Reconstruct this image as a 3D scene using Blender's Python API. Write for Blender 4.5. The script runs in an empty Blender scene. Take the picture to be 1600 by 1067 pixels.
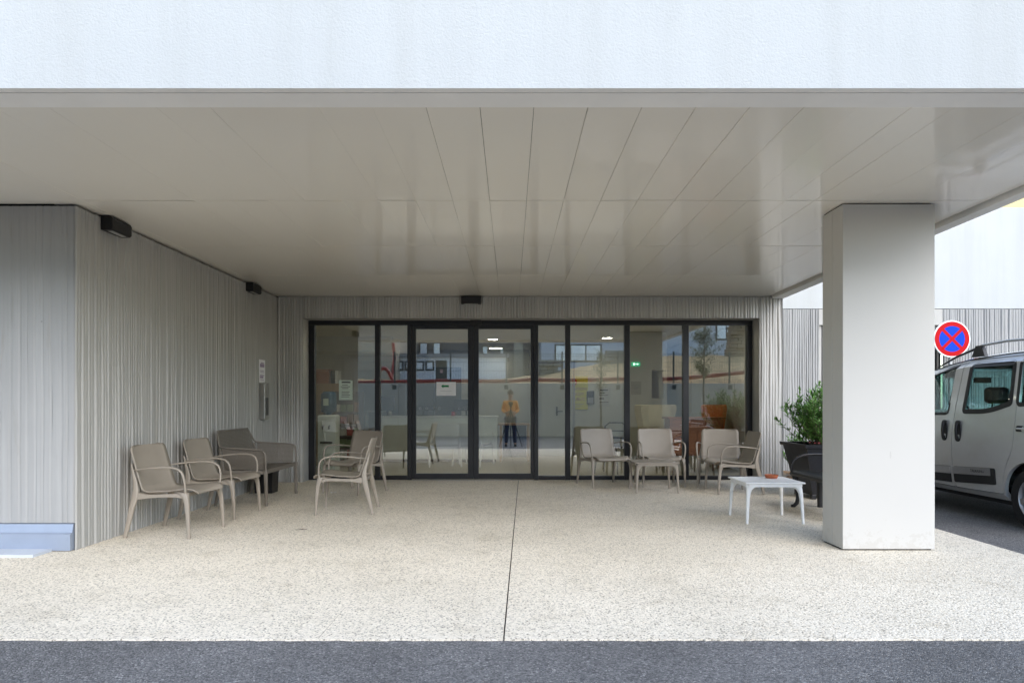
import bpy, bmesh, math, random
from mathutils import Vector, Matrix, noise
from mathutils.geometry import tessellate_polygon
random.seed(7)
R = math.radians
PI = math.pi
scene = bpy.context.scene
COL = scene.collection

# ------------------------------------------------------------------ helpers
class MB:
    """collects vertices and faces of ONE mesh"""
    def __init__(s):
        s.v = []; s.f = []; s.m = []; s.sm = []
    def add(s, vs, fs, mi=0, smooth=False):
        o = len(s.v)
        s.v += [tuple(p) for p in vs]
        for f in fs:
            s.f.append(tuple(i + o for i in f)); s.m.append(mi); s.sm.append(smooth)
    def box(s, a, b, mi=0, mat=None):
        x0, y0, z0 = a; x1, y1, z1 = b
        if x0 > x1: x0, x1 = x1, x0
        if y0 > y1: y0, y1 = y1, y0
        if z0 > z1: z0, z1 = z1, z0
        vs = [(x0,y0,z0),(x1,y0,z0),(x1,y1,z0),(x0,y1,z0),(x0,y0,z1),(x1,y0,z1),(x1,y1,z1),(x0,y1,z1)]
        if mat is not None: vs = [mat @ Vector(p) for p in vs]
        s.add(vs, [(3,2,1,0),(4,5,6,7),(0,1,5,4),(1,2,6,5),(2,3,7,6),(3,0,4,7)], mi)
    def bbox(s, a, b, r=0.005, mi=0):
        """box with chamfered edges"""
        bm = bmesh.new()
        bmesh.ops.create_cube(bm, size=1)
        c = [(a[i]+b[i])/2 for i in range(3)]; d = [abs(b[i]-a[i]) for i in range(3)]
        for v in bm.verts: v.co = Vector((c[0]+v.co.x*d[0], c[1]+v.co.y*d[1], c[2]+v.co.z*d[2]))
        bmesh.ops.bevel(bm, geom=bm.edges[:], offset=min(r, min(d)*.45), segments=2, affect='EDGES', profile=.5)
        bm.verts.index_update()
        s.add([v.co[:] for v in bm.verts], [[v.index for v in f.verts] for f in bm.faces], mi)
        bm.free()
    def tube(s, pts, rad, n=8, mi=0, cap=True, flat=1.0, smooth=True):
        """swept round (or flattened) section along a polyline; rad may be a list"""
        pts = [Vector(p) for p in pts]; N = len(pts)
        if not isinstance(rad, (list, tuple)): rad = [rad]*N
        up0 = None; rings = []
        for i, p in enumerate(pts):
            t = (pts[min(i+1, N-1)] - pts[max(i-1, 0)])
            if t.length < 1e-9: t = Vector((0,0,1))
            t.normalize()
            if up0 is None:
                a = Vector((1,0,0)) if abs(t.x) < .9 else Vector((0,1,0))
                u = (a - t*a.dot(t)).normalized()
            else:
                u = (up0 - t*up0.dot(t))
                u = u.normalized() if u.length > 1e-6 else up0
            up0 = u; w = t.cross(u)
            rings.append([p + (u*math.cos(2*PI*k/n) + w*math.sin(2*PI*k/n)*flat)*rad[i] for k in range(n)])
        vs = [q for r in rings for q in r]; fs = []
        for i in range(N-1):
            for k in range(n):
                a = i*n+k; b = i*n+(k+1) % n
                fs.append((a, b, b+n, a+n))
        s.add(vs, fs, mi, smooth)
        if cap:
            s.add(rings[0], [tuple(range(n))[::-1]], mi); s.add(rings[-1], [tuple(range(n))], mi)
    def lathe(s, prof, c, n=24, mi=0, smooth=True, axis='z'):
        vs = []; fs = []
        for r, z in prof:
            for k in range(n):
                a = 2*PI*k/n
                if axis == 'z': vs.append((c[0]+r*math.cos(a), c[1]+r*math.sin(a), c[2]+z))
                elif axis == 'x': vs.append((c[0]+z, c[1]+r*math.cos(a), c[2]+r*math.sin(a)))
                else: vs.append((c[0]+r*math.cos(a), c[1]+z, c[2]+r*math.sin(a)))
        for i in range(len(prof)-1):
            for k in range(n):
                a = i*n+k; b = i*n+(k+1) % n
                fs.append((a, b, b+n, a+n))
        s.add(vs, fs, mi, smooth)
    def loft(s, rings, mi=0, smooth=False, cap=True, closed=True):
        n = len(rings[0]); vs = [q for r in rings for q in r]; fs = []
        for i in range(len(rings)-1):
            for k in range(n if closed else n-1):
                a = i*n+k; b = i*n+(k+1) % n
                fs.append((a, b, b+n, a+n))
        s.add(vs, fs, mi, smooth)
        if cap:
            s.add(rings[0], [tuple(range(n))[::-1]], mi); s.add(rings[-1], [tuple(range(n))], mi)
    def prism(s, poly, place, d0, d1, mi=0):
        """poly [(u,v)] extruded; place(u,v,d)->xyz"""
        n = len(poly)
        a = [place(u, v, d0) for u, v in poly]; b = [place(u, v, d1) for u, v in poly]
        tr = tessellate_polygon([[Vector((u, v, 0)) for u, v in poly]])
        s.add(a, [tuple(t) for t in tr], mi); s.add(b, [tuple(t)[::-1] for t in tr], mi)
        s.add(a + b, [(k, (k+1) % n, (k+1) % n + n, k+n) for k in range(n)], mi)
    def build(s, name, mats, parent=None, recalc=True, loc=None, rotz=0):
        me = bpy.data.meshes.new(name)
        me.from_pydata(s.v, [], s.f)
        for m in (mats if isinstance(mats, (list, tuple)) else [mats]): me.materials.append(m)
        me.polygons.foreach_set('material_index', s.m)
        me.polygons.foreach_set('use_smooth', s.sm)
        if recalc:
            bm = bmesh.new(); bm.from_mesh(me)
            bmesh.ops.recalc_face_normals(bm, faces=bm.faces[:]); bm.to_mesh(me); bm.free()
        me.update()
        o = bpy.data.objects.new(name, me); COL.objects.link(o)
        if parent is not None: o.parent = parent
        if loc is not None: o.location = loc
        if rotz: o.rotation_euler.z = rotz
        return o

def tag(o, label=None, cat=None, group=None, kind=None):
    if label: o['label'] = label
    if cat: o['category'] = cat
    if group: o['group'] = group
    if kind: o['kind'] = kind
    return o
def thing(name, label, cat, loc=(0,0,0), rotz=0, group=None):
    o = bpy.data.objects.new(name, None); COL.objects.link(o)
    o.empty_display_size = .1
    o.location = loc; o.rotation_euler = (0,0,rotz)
    return tag(o, label, cat, group)
def kids(o): return [c for c in bpy.data.objects if c.parent == o]
def dup(root, loc, rotz, label):
    r = root.copy(); COL.objects.link(r); r.location = loc; r.rotation_euler = (0,0,rotz); r['label'] = label
    for ch in kids(root):
        c = ch.copy(); COL.objects.link(c); c.parent = r
        for g in kids(ch):
            d = g.copy(); COL.objects.link(d); d.parent = c
    return r
def W(px, py, D):                       # measurement on the survey photo -> metres at distance D
    return Vector(((px-798)/1067*D, D, 1.2+(630-py)/1067*D))
def eval_mesh(o):
    dg = bpy.context.evaluated_depsgraph_get(); dg.update()
    return bpy.data.meshes.new_from_object(o.evaluated_get(dg))
def kill(o):
    bpy.data.objects.remove(o, do_unlink=True)
def text_mesh(body, size, name, mat, parent, M, extrude=.001, align='CENTER'):
    cu = bpy.data.curves.new(name, 'FONT'); cu.body = body; cu.size = size; cu.extrude = extrude; cu.align_x = align; cu.align_y = 'CENTER'
    cu.resolution_u = 3
    t = bpy.data.objects.new(name, cu); COL.objects.link(t)
    me = eval_mesh(t); kill(t)
    me.transform(M); me.materials.clear(); me.materials.append(mat)
    o = bpy.data.objects.new(name, me); COL.objects.link(o); o.parent = parent
    return o
FRONT = Matrix.Rotation(R(90), 4, 'X')   # text lying in xy -> standing, facing -Y
def skin_mesh(pts, edges, radii, sub=2):
    me = bpy.data.meshes.new('skin'); me.from_pydata(pts, edges, [])
    o = bpy.data.objects.new('skin', me); COL.objects.link(o)
    o.modifiers.new('s', 'SKIN')
    if not me.skin_vertices: me.attributes.new
    for i, r in enumerate(radii):
        r2 = r if isinstance(r, tuple) else (r, r)
        me.skin_vertices[0].data[i].radius = r2
    me.skin_vertices[0].data[0].use_root = True
    sb = o.modifiers.new('b', 'SUBSURF'); sb.levels = sub; sb.render_levels = sub
    m = eval_mesh(o); kill(o)
    for p in m.polygons: p.use_smooth = True
    return m
def link_mesh(name, me, mat, parent=None):
    me.materials.clear(); me.materials.append(mat)
    o = bpy.data.objects.new(name, me); COL.objects.link(o)
    if parent is not None: o.parent = parent
    return o

# ------------------------------------------------------------------ materials
class N:
    """small node-tree builder"""
    def __init__(s, name):
        s.mat = bpy.data.materials.new(name); s.mat.use_nodes = True
        s.t = s.mat.node_tree; s.t.nodes.clear()
        s.out = s.t.nodes.new('ShaderNodeOutputMaterial')
    def n(s, typ, ins=None, **kw):
        nd = s.t.nodes.new(typ)
        for k, v in kw.items(): setattr(nd, k, v)
        for k, v in (ins or {}).items():
            sk = nd.inputs[k]
            if isinstance(v, bpy.types.NodeSocket): s.t.links.new(v, sk)
            else: sk.default_value = v
        return nd
    def obj(s, scale=(1,1,1)):
        tc = s.n('ShaderNodeTexCoord')
        return s.n('ShaderNodeMapping', {'Vector': tc.outputs['Object'], 'Scale': scale}).outputs[0]
    def noise(s, vec, scale, detail=4, rough=.55, dist=0):
        return s.n('ShaderNodeTexNoise', {'Vector': vec, 'Scale': scale, 'Detail': detail, 'Roughness': rough, 'Distortion': dist}).outputs['Fac']
    def ramp(s, fac, stops, interp='LINEAR'):
        nd = s.n('ShaderNodeValToRGB', {'Fac': fac}); cr = nd.color_ramp; cr.interpolation = interp
        while len(cr.elements) < len(stops): cr.elements.new(.5)
        for e, (p, c) in zip(cr.elements, stops):
            e.position = p; e.color = (*c, 1) if isinstance(c, (tuple, list)) else (c, c, c, 1)
        return nd.outputs['Color']
    def mix(s, fac, a, b, mode='MIX'):
        nd = s.n('ShaderNodeMix', data_type='RGBA', blend_type=mode)
        for i, v in ((0, fac), (6, a), (7, b)):
            sk = nd.inputs[i]
            if isinstance(v, bpy.types.NodeSocket): s.t.links.new(v, sk)
            else: sk.default_value = v if i == 0 else ((*v, 1) if isinstance(v, (tuple, list)) else (v, v, v, 1))
        return nd.outputs[2]
    def math(s, op, a, b=0.0):
        nd = s.n('ShaderNodeMath', operation=op)
        for i, v in enumerate((a, b)):
            if isinstance(v, bpy.types.NodeSocket): s.t.links.new(v, nd.inputs[i])
            else: nd.inputs[i].default_value = v
        return nd.outputs[0]
    def bump(s, h, strength=.3, dist=.01, nrm=None):
        ins = {'Height': h, 'Strength': strength, 'Distance': dist}
        if nrm is not None: ins['Normal'] = nrm
        return s.n('ShaderNodeBump', ins).outputs[0]
    def principled(s, color, rough=.5, metal=0, normal=None, spec=.5, **extra):
        ins = {'Roughness': rough, 'Metallic': metal, 'Specular IOR Level': spec}
        ins['Base Color'] = color if isinstance(color, bpy.types.NodeSocket) else (*color, 1)
        if normal is not None: ins['Normal'] = normal
        ins.update(extra)
        p = s.n('ShaderNodeBsdfPrincipled', ins)
        s.t.links.new(p.outputs[0], s.out.inputs[0])
        return s.mat
def plain(name, c, rough=.5, metal=0, var=.12, scale=6, bump=0.0, bscale=60, spec=.5, **extra):
    k = N(name); v = k.obj()
    nz = k.noise(v, scale, 5)
    d = tuple(x*(1-var) for x in c); l = tuple(min(1, x*(1+var)) for x in c)
    col = k.ramp(nz, [(.3, d), (.7, l)])
    rr = k.n('ShaderNodeMapRange', {'Value': k.noise(v, scale*3, 3), 'To Min': max(0, rough-.06), 'To Max': min(1, rough+.06)}).outputs[0]
    nrm = k.bump(k.noise(v, bscale, 4), bump, .004) if bump else None
    return k.principled(col, rr, metal, nrm, spec, **extra)
def emit(name, c, strength):
    k = N(name)
    e = k.n('ShaderNodeEmission', {'Color': (*c, 1), 'Strength': strength}); k.t.links.new(e.outputs[0], k.out.inputs[0])
    return k.mat
def glass(name, tint, r0=.1, rough=0.0, wav=0.0):
    k = N(name)
    lw = k.n('ShaderNodeLayerWeight', {'Blend': .5})
    f5 = k.math('POWER', lw.outputs['Facing'], 4.0)
    fac = k.math('ADD', k.math('MULTIPLY', f5, 1-r0), r0)
    tr = k.n('ShaderNodeBsdfTransparent', {'Color': (*tint, 1)})
    ins = {'Color': (1,1,1,1), 'Roughness': rough}
    if wav: ins['Normal'] = k.bump(k.noise(k.obj(), 1.2, 1), wav, .002)
    gl = k.n('ShaderNodeBsdfGlossy', ins)
    mx = k.n('ShaderNodeMixShader', {0: fac, 1: tr.outputs[0], 2: gl.outputs[0]})
    k.t.links.new(mx.outputs[0], k.out.inputs[0])
    return k.mat
def perforated(name, c, n=55, open_=.5):
    k = N(name); v = k.obj((n, n, n))
    sp = k.n('ShaderNodeSeparateXYZ', {0: v})
    h = [k.math('ABSOLUTE', k.math('SUBTRACT', k.math('FRACT', sp.outputs[i]), .5)) for i in (0, 1, 2)]
    geo = k.n('ShaderNodeNewGeometry')
    # slot where the two in-plane coordinates are both near a cell centre
    a = [k.math('LESS_THAN', x, open_/2) for x in h]
    ny = k.n('ShaderNodeSeparateXYZ', {0: k.n('ShaderNodeTexCoord').outputs['Normal']})
    up = k.math('GREATER_THAN', k.math('ABSOLUTE', ny.outputs[2]), .6)
    side = k.math('GREATER_THAN', k.math('ABSOLUTE', ny.outputs[0]), .6)
    hole_seat = k.math('MULTIPLY', a[0], a[1])
    hole_back = k.math('MULTIPLY', a[0], a[2])
    hole_side = k.math('MULTIPLY', a[1], a[2])
    m1 = k.math('ADD', k.math('MULTIPLY', side, hole_side), k.math('MULTIPLY', k.math('SUBTRACT', 1, side), hole_back))
    hole = k.math('ADD', k.math('MULTIPLY', up, hole_seat), k.math('MULTIPLY', k.math('SUBTRACT', 1, up), m1))
    p = k.n('ShaderNodeBsdfPrincipled', {'Base Color': (*c, 1), 'Roughness': .5})
    tr = k.n('ShaderNodeBsdfTransparent')
    mx = k.n('ShaderNodeMixShader', {0: hole, 1: p.outputs[0], 2: tr.outputs[0]})
    k.t.links.new(mx.outputs[0], k.out.inputs[0])
    return k.mat

# washed-aggregate paving
def m_paving():
    k = N('washed_aggregate'); v = k.obj()
    wv = k.n('ShaderNodeMix', data_type='VECTOR')
    vo = k.n('ShaderNodeTexVoronoi', {'Vector': v, 'Scale': 78.0, 'Randomness': 1.0})
    vo2 = k.n('ShaderNodeTexVoronoi', {'Vector': v, 'Scale': 150.0, 'Randomness': 1.0})
    sep = k.n('ShaderNodeSeparateColor', {0: vo.outputs['Color']})
    sep2 = k.n('ShaderNodeSeparateColor', {0: vo2.outputs['Color']})
    c1 = k.ramp(sep.outputs[0], [(0, (.45,.40,.32)), (.12, (.68,.62,.51)), (.5, (.80,.73,.605)), (1, (.89,.82,.70))])
    c2 = k.ramp(sep2.outputs[1], [(0, (.35,.31,.24)), (.15, (.74,.675,.56)), (.6, (.82,.745,.615)), (1, (.89,.815,.69))])
    col = k.mix(.5, c1, c2)
    gap = k.ramp(vo.outputs['Distance'], [(.0, 1.0), (.62, 1.0), (.95, .66)])
    col = k.mix(1.0, col, gap, 'MULTIPLY')
    pit = k.n('ShaderNodeTexVoronoi', {'Vector': v, 'Scale': 68.0, 'Randomness': 1.0})
    ps = k.n('ShaderNodeSeparateColor', {0: pit.outputs['Color']})
    rad = k.math('MULTIPLY', ps.outputs[2], .39)
    dot = k.math('LESS_THAN', pit.outputs['Distance'], rad)
    col = k.mix(k.math('MULTIPLY', dot, .66), col, (.10,.085,.065))
    big = k.ramp(k.noise(v, .7, 6, .6), [(.3, (.86,.855,.84)), (.62, (1,1,1))])
    col = k.mix(1.0, col, big, 'MULTIPLY')
    st = k.ramp(k.noise(v, 3.2, 5, .7), [(.30, (.78,.76,.72)), (.46, (1,1,1))])
    col = k.mix(.55, col, st, 'MULTIPLY')
    h = k.math('SUBTRACT', 1.0, vo.outputs['Distance'])
    return k.principled(col, .8, 0, k.bump(h, .55, .006), .3)
def m_asphalt():
    k = N('asphalt'); v = k.obj()
    vo = k.n('ShaderNodeTexVoronoi', {'Vector': v, 'Scale': 135.0})
    sep = k.n('ShaderNodeSeparateColor', {0: vo.outputs['Color']})
    c = k.ramp(sep.outputs[0], [(0, (.080,.080,.081)), (.5, (.155,.153,.155)), (.85, (.205,.202,.2)), (.96, (.27,.266,.26)), (1, (.36,.355,.345))])
    big = k.ramp(k.noise(v, 1.1, 6, .65), [(.3, .72), (.7, 1.12)])
    c = k.mix(1.0, c, big, 'MULTIPLY')
    h = k.math('ADD', k.math('SUBTRACT', 1.0, vo.outputs['Distance']), k.math('MULTIPLY', k.noise(v, 25, 3), .6))
    return k.principled(c, .82, 0, k.bump(h, .7, .008), .3)
def m_ribs(name, a, b):
    k = N(name); v = k.obj()
    vs = k.obj((14, 14, .35))
    st = k.noise(vs, 1.0, 5, .6)
    c = k.ramp(st, [(.25, tuple(x*.93 for x in a)), (.5, a), (.75, b)])
    big = k.ramp(k.noise(v, .8, 5, .6), [(.3, .88), (.7, 1.0)])
    c = k.mix(1.0, c, big, 'MULTIPLY')
    drip = k.ramp(k.noise(k.obj((5, 5, .5)), 1.6, 6, .7), [(.60, (1,1,1)), (.80, (.80,.76,.68))])
    c = k.mix(.8, c, drip, 'MULTIPLY')
    dots = k.n('ShaderNodeTexVoronoi', {'Vector': v, 'Scale': 2.2})
    pin = k.ramp(dots.outputs['Distance'], [(.02, .45), (.035, 1.0)])
    c = k.mix(.8, c, pin, 'MULTIPLY')
    return k.principled(c, .7, 0, k.bump(k.noise(v, 90, 4), .2, .003), .35)
def m_render():
    k = N('white_render'); v = k.obj()
    n1 = k.noise(v, 70, 3, .6); n2 = k.noise(v, 160, 2)
    stk = k.ramp(k.noise(k.obj((3.2, 1, .22)), 1.3, 6, .65), [(.34, (.945,.94,.93)), (.56, (1,1,1))])
    big = k.ramp(k.noise(v, .6, 5, .6), [(.3, (.442,.457,.455)), (.7, (.475,.49,.488))])
    h = k.math('ADD', n1, k.math('MULTIPLY', n2, .5))
    return k.principled(k.mix(1.0, big, stk, 'MULTIPLY'), .85, 0, k.bump(h, .42, .006), .2)
def m_ceiling():
    k = N('lacquered_panel'); v = k.obj()
    c = k.ramp(k.noise(v, .5, 3), [(.3, (.83,.785,.695)), (.7, (.86,.815,.725))])
    wav = k.bump(k.noise(k.obj((1.6, .5, 1)), 1.6, 1), .06, .02)
    return k.principled(c, .30, 0, wav, .4, **{'Coat Weight': .55, 'Coat Roughness': .045, 'Coat Normal': k.bump(k.noise(k.obj((1.3,.6,1)), 1.2, 1), .10, .02)})
def m_column():
    k = N('column_panel'); v = k.obj()
    c = k.ramp(k.noise(v, .8, 3), [(.3, (.50,.487,.458)), (.7, (.525,.512,.483))])
    sp = k.n('ShaderNodeSeparateXYZ', {0: v})
    low = k.n('ShaderNodeMapRange', {'Value': sp.outputs[2], 'From Min': .0, 'From Max': .42, 'To Min': .30, 'To Max': .0}).outputs[0]
    spl = k.math('LESS_THAN', k.noise(v, 22, 6, .7), k.math('ADD', low, .22))
    c = k.mix(k.math('MULTIPLY', spl, .22), c, (.36,.33,.28))
    scf = k.n('ShaderNodeTexVoronoi', {'Vector': k.obj((1, 1, .22)), 'Scale': 5.0})
    c = k.mix(k.math('MULTIPLY', k.math('LESS_THAN', scf.outputs['Distance'], .045), .25), c, (.30,.28,.25))
    return k.principled(c, .38, 0, None, .45)
def m_leaf(name, a, b):
    k = N(name)
    g = k.n('ShaderNodeNewGeometry')
    c = k.ramp(g.outputs['Random Per Island'], [(0, a), (.6, b), (1, tuple(x*1.35 for x in b))])
    p = k.principled(c, .45, 0, None, .4)
    pr = [n for n in k.t.nodes if n.type == 'BSDF_PRINCIPLED'][0]
    tl = k.n('ShaderNodeBsdfTranslucent', {'Color': c})
    mx = k.n('ShaderNodeMixShader', {0: .25, 1: pr.outputs[0], 2: tl.outputs[0]})
    k.t.links.new(mx.outputs[0], k.out.inputs[0])
    return k.mat
def m_carpaint():
    k = N('silver_paint'); v = k.obj()
    fl = k.n('ShaderNodeTexVoronoi', {'Vector': v, 'Scale': 700.0})
    sep = k.n('ShaderNodeSeparateColor', {0: fl.outputs['Color']})
    c = k.ramp(sep.outputs[0], [(0, (.62,.62,.62)), (1, (.70,.70,.70))])
    dirt = k.ramp(k.noise(k.obj((1,1,2.2)), 2.0, 6, .65), [(.45, (1,1,1)), (.8, (.86,.84,.80))])
    c = k.mix(.7, c, dirt, 'MULTIPLY')
    return k.principled(c, .36, .35, None, .5, **{'Coat Weight': .8, 'Coat Roughness': .06})
def m_wood(name, a, b, sc=(2, 30, 30)):
    k = N(name); v = k.obj(sc)
    c = k.ramp(k.noise(v, 1.2, 5, .6, .6), [(.3, a), (.7, b)])
    return k.principled(c, .45)

PAVE = m_paving(); ASPH = m_asphalt()
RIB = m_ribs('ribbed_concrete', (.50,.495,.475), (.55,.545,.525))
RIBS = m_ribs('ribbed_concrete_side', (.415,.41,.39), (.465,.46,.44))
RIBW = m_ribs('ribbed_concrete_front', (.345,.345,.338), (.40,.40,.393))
RENDER = m_render(); CEIL = m_ceiling()
TRIM = plain('soffit_paint', (.90,.88,.84), .6, var=.05, scale=2)
GROOVE = plain('joint_black', (.02,.02,.02), .9)
COLM = m_column()
FRAME = plain('anthracite_frame', (.012,.013,.016), .35, var=.2)
PLINTH = plain('zinc_flashing', (.30,.345,.43), .45, .25, var=.08, scale=3)
CONC = plain('smooth_concrete', (.42,.41,.385), .8, var=.10, scale=3, bump=.15)
TAUPE = plain('taupe_resin', (.30,.262,.215), .5, var=.06, scale=5, bump=.04, bscale=240)
TAUPE_D = plain('dark_taupe_resin', (.17,.15,.125), .5, var=.06, scale=5)
NET = perforated('perforated_resin', (.165,.145,.12), 60, .40)
WHITE = plain('white_resin', (.80,.80,.79), .4, var=.04, scale=4)
BLACK = plain('black_resin', (.010,.010,.012), .45, var=.2)
POTBLK = plain('black_planter_plastic', (.014,.015,.019), .38, var=.2)
TERRA = plain('terracotta', (.42,.115,.045), .7, var=.15, scale=30)
PAPER = plain('paper', (.80,.80,.82), .7, var=.03)
PAPERG = plain('mint_paper', (.62,.72,.64), .7, var=.03)
INK = plain('ink', (.05,.05,.06), .7)
INKG = plain('green_ink', (.02,.22,.08), .7)
GREY = plain('grey_ink', (.35,.35,.37), .7)
STEEL = plain('brushed_steel', (.55,.54,.51), .3, .9, var=.08, scale=3)
GLASS = glass('window_glass', (.95,.975,.955), .20, 0, .02)
CARGL = glass('tinted_glass', (.64,.765,.76), .03)
LEAF = m_leaf('oleander_leaf', (.035,.10,.02), (.15,.30,.07))
LEAFD = m_leaf('tree_leaf', (.03,.055,.016), (.085,.13,.035))
DRY = m_leaf('dry_leaf', (.20,.09,.03), (.34,.20,.09))
STEM = plain('stem_bark', (.13,.10,.07), .8, var=.2, scale=20, bump=.3)
PAINT = m_carpaint()
RUBBER = plain('rubber', (.012,.012,.013), .75, var=.2)
BLKPL = plain('black_trim', (.018,.018,.02), .5, var=.2)
ALLOY = plain('alloy', (.42,.42,.43), .35, .7, var=.06)
SILVER = plain('silver_trim', (.50,.50,.51), .32, .7, var=.05)
REDS = plain('red_enamel', (.44,.006,.010), .6, var=.05, spec=.1)
BLUES = plain('blue_enamel', (.004,.05,.52), .6, var=.05, spec=.1)
WHITES = plain('white_enamel', (.80,.80,.80), .4, var=.03)
GALV = plain('galvanised', (.38,.39,.40), .4, .7, var=.12, scale=8)
IWALL = plain('interior_wall', (.60,.61,.58), .8, var=.03)
ICEIL = plain('interior_ceiling', (.68,.65,.55), .8, var=.03)
IFLOOR = plain('interior_floor_tile', (.40,.36,.25), .3, var=.08, scale=3)
DESKW = plain('white_laminate', (.84,.87,.82), .35, var=.03)
WOODL = m_wood('pale_wood', (.30,.17,.065), (.42,.26,.11))
WOODR = m_wood('red_brown_wood', (.26,.075,.03), (.40,.14,.055))
LAMPS = emit('lamp_glow_soft', (1.0, .92, .76), 7.0)
LAMPW = emit('lamp_glow', (1.0, .92, .76), 24.0)
# ------------------------------------------------------------------ camera, light
cd = bpy.data.cameras.new('camera'); cam = bpy.data.objects.new('camera', cd); COL.objects.link(cam)
cam.location = (0, 0, 1.2); cam.rotation_euler = (R(90), 0, 0)
cd.sensor_width = 36; cd.lens = 24.0; cd.shift_x = 2/1600; cd.shift_y = 96.5/1600
cd.clip_start = .03; cd.clip_end = 500
scene.camera = cam
w = bpy.data.worlds.new('World'); scene.world = w; w.use_nodes = True
wn = w.node_tree; bg = wn.nodes['Background']
sky = wn.nodes.new('ShaderNodeTexSky'); sky.sky_type = 'NISHITA'; sky.sun_disc = False
SUN_EL, SUN_AZ = 30, 156
sky.sun_elevation = R(SUN_EL); sky.sun_rotation = R(SUN_AZ); sky.air_density = 1.0; sky.dust_density = 0.7; sky.ozone_density = 1.0
wn.links.new(sky.outputs[0], bg.inputs[0]); bg.inputs[1].default_value = .15
sd = bpy.data.lights.new('sun', 'SUN'); sun = bpy.data.objects.new('sun', sd); COL.objects.link(sun)
sd.energy = 1.15; sd.angle = R(55); sd.color = (1, .985, .965)
az = R(SUN_AZ); el = R(SUN_EL)
dirv = Vector((math.sin(az)*math.cos(el), math.cos(az)*math.cos(el), math.sin(el)))
sun.rotation_euler = (-dirv).to_track_quat('-Z', 'Y').to_euler()
vs_ = scene.view_settings; vs_.view_transform = 'Standard'; vs_.look = 'None'; vs_.exposure = 1.58; vs_.gamma = 1
cy = scene.cycles
cy.max_bounces = 16; cy.diffuse_bounces = 12; cy.glossy_bounces = 5; cy.transparent_max_bounces = 24; cy.transmission_bounces = 4
cy.caustics_reflective = False; cy.caustics_refractive = False; cy.sample_clamp_indirect = 10

# ------------------------------------------------------------------ ground
# road: slopes gently away from the paving edge towards the bank behind the photographer
def road_z(x, y):
    return -.006 - max(0, 3.46-y)*.047 if y > -2 else -.006-5.46*.047
mb = MB()
ys = [-9.0, -2, 0, 2, 3.50]
for a, b in zip(ys, ys[1:]):
    mb.add([(-30,a,road_z(0,a)),(30,a,road_z(0,a)),(30,b,road_z(0,b)),(-30,b,road_z(0,b))], [(0,1,2,3)])
# side road on the right of the paving
mb.add([(4.09,3.50,-.006),(30,3.50,-.006),(30,5.2,-.072),(4.09,5.2,-.072)], [(0,1,2,3)])
mb.add([(4.09,5.2,-.072),(30,5.2,-.072),(30,12.6,-.072),(4.09,12.6,-.072)], [(0,1,2,3)])
tag(mb.build('road', ASPH), kind='structure')
mb = MB()      # the whole ground reaching the horizon, below everything
mb.add([(-260,-260,-.6),(260,-260,-.6),(260,260,-.6),(-260,260,-.6)], [(0,1,2,3)])
tag(mb.build('ground', plain('earth', (.22,.18,.13), .9, var=.2, scale=.3)), kind='structure')
# paving: two slabs either side of the saw joint, ragged front edge
mb = MB()
def jx(y): return -.036 + (y-3.46)*.0216
rg = random.Random(3)
NL = 260
def slab(xa, xb, joint):
    xj = xb if joint == 'r' else xa
    xs = [xa + (xb-xa)*i/NL for i in range(NL+1)]
    fr = [(x, 3.475 + rg.uniform(-.005,.005), 0) for x in xs]
    bk = [(x + (.163 if joint == 'r' else .163)*(max(0, 1-abs(x-xj)/(xb-xa))), 11.0, 0) for x in xs]
    if joint == 'r': bk[-1] = (jx(11)-.004, 11.0, 0); fr[-1] = (jx(3.46)-.004, 3.475, 0)
    if joint == 'l': bk[0] = (jx(11)+.004, 11.0, 0); fr[0] = (jx(3.46)+.004, 3.475, 0)
    n = NL+1
    lo = [(x, y, -.25) for x, y, z in fr]; lob = [(x, y, -.25) for x, y, z in bk]
    fs = []
    for i in range(NL):
        fs += [(i, i+1, n+i+1, n+i), (i, 2*n+i, 2*n+i+1, i+1)]
    fs += [(0, n, 3*n, 2*n), (n-1, 2*n-1, 4*n-1, 3*n-1)]
    mb.add(fr+bk+lo+lob, fs)
slab(-12, jx(3.46), 'r'); slab(jx(3.46), 4.08, 'l')
tag(mb.build('pavement', PAVE), kind='structure')
mb = MB()
mb.add([(-.3,3.52,-.012),(.4,3.52,-.012),(.4,11,-.012),(-.3,11,-.012)], [(0,1,2,3)])
# filler bead that closes a short length of the saw joint
mb.box((jx(6.75)-.004, 6.62, -.012), (jx(6.75)+.004, 6.95, -.001))
tag(mb.build('pavement_joint', GROOVE), kind='structure')
mb = MB(); mb.add([(-.985,3.49,.0012),(-.981,3.49,.0012),(-.972,4.02,.0012),(-.974,4.02,.0012)], [(0,1,2,3)])
tag(mb.build('pavement_cut', plain('worn_cut', (.34,.30,.24), .9)), kind='structure')
# planting bed beyond the corner
mb = MB(); mb.box((4.14,10.2,-.3),(7.6,12.4,-.02))
tag(mb.build('soil_bed', plain('soil', (.20,.165,.12), .95, var=.35, scale=14, bump=.5)), kind='structure')
mb = MB(); rg = random.Random(5)
for i in range(420):
    c = Vector((rg.uniform(4.2,6.2), rg.uniform(10.3,12.3), rg.uniform(-.015,.02)))
    a = rg.uniform(0, 6.3); l = rg.uniform(.03,.06); u = Vector((math.cos(a), math.sin(a), rg.uniform(-.3,.5)))*l; v = Vector((-math.sin(a), math.cos(a), rg.uniform(-.3,.4)))*l*.45
    mb.add([c-u, c+v, c+u, c-v], [(0,1,2,3)])
tag(mb.build('dry_leaves', DRY, recalc=False), kind='stuff')

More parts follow.
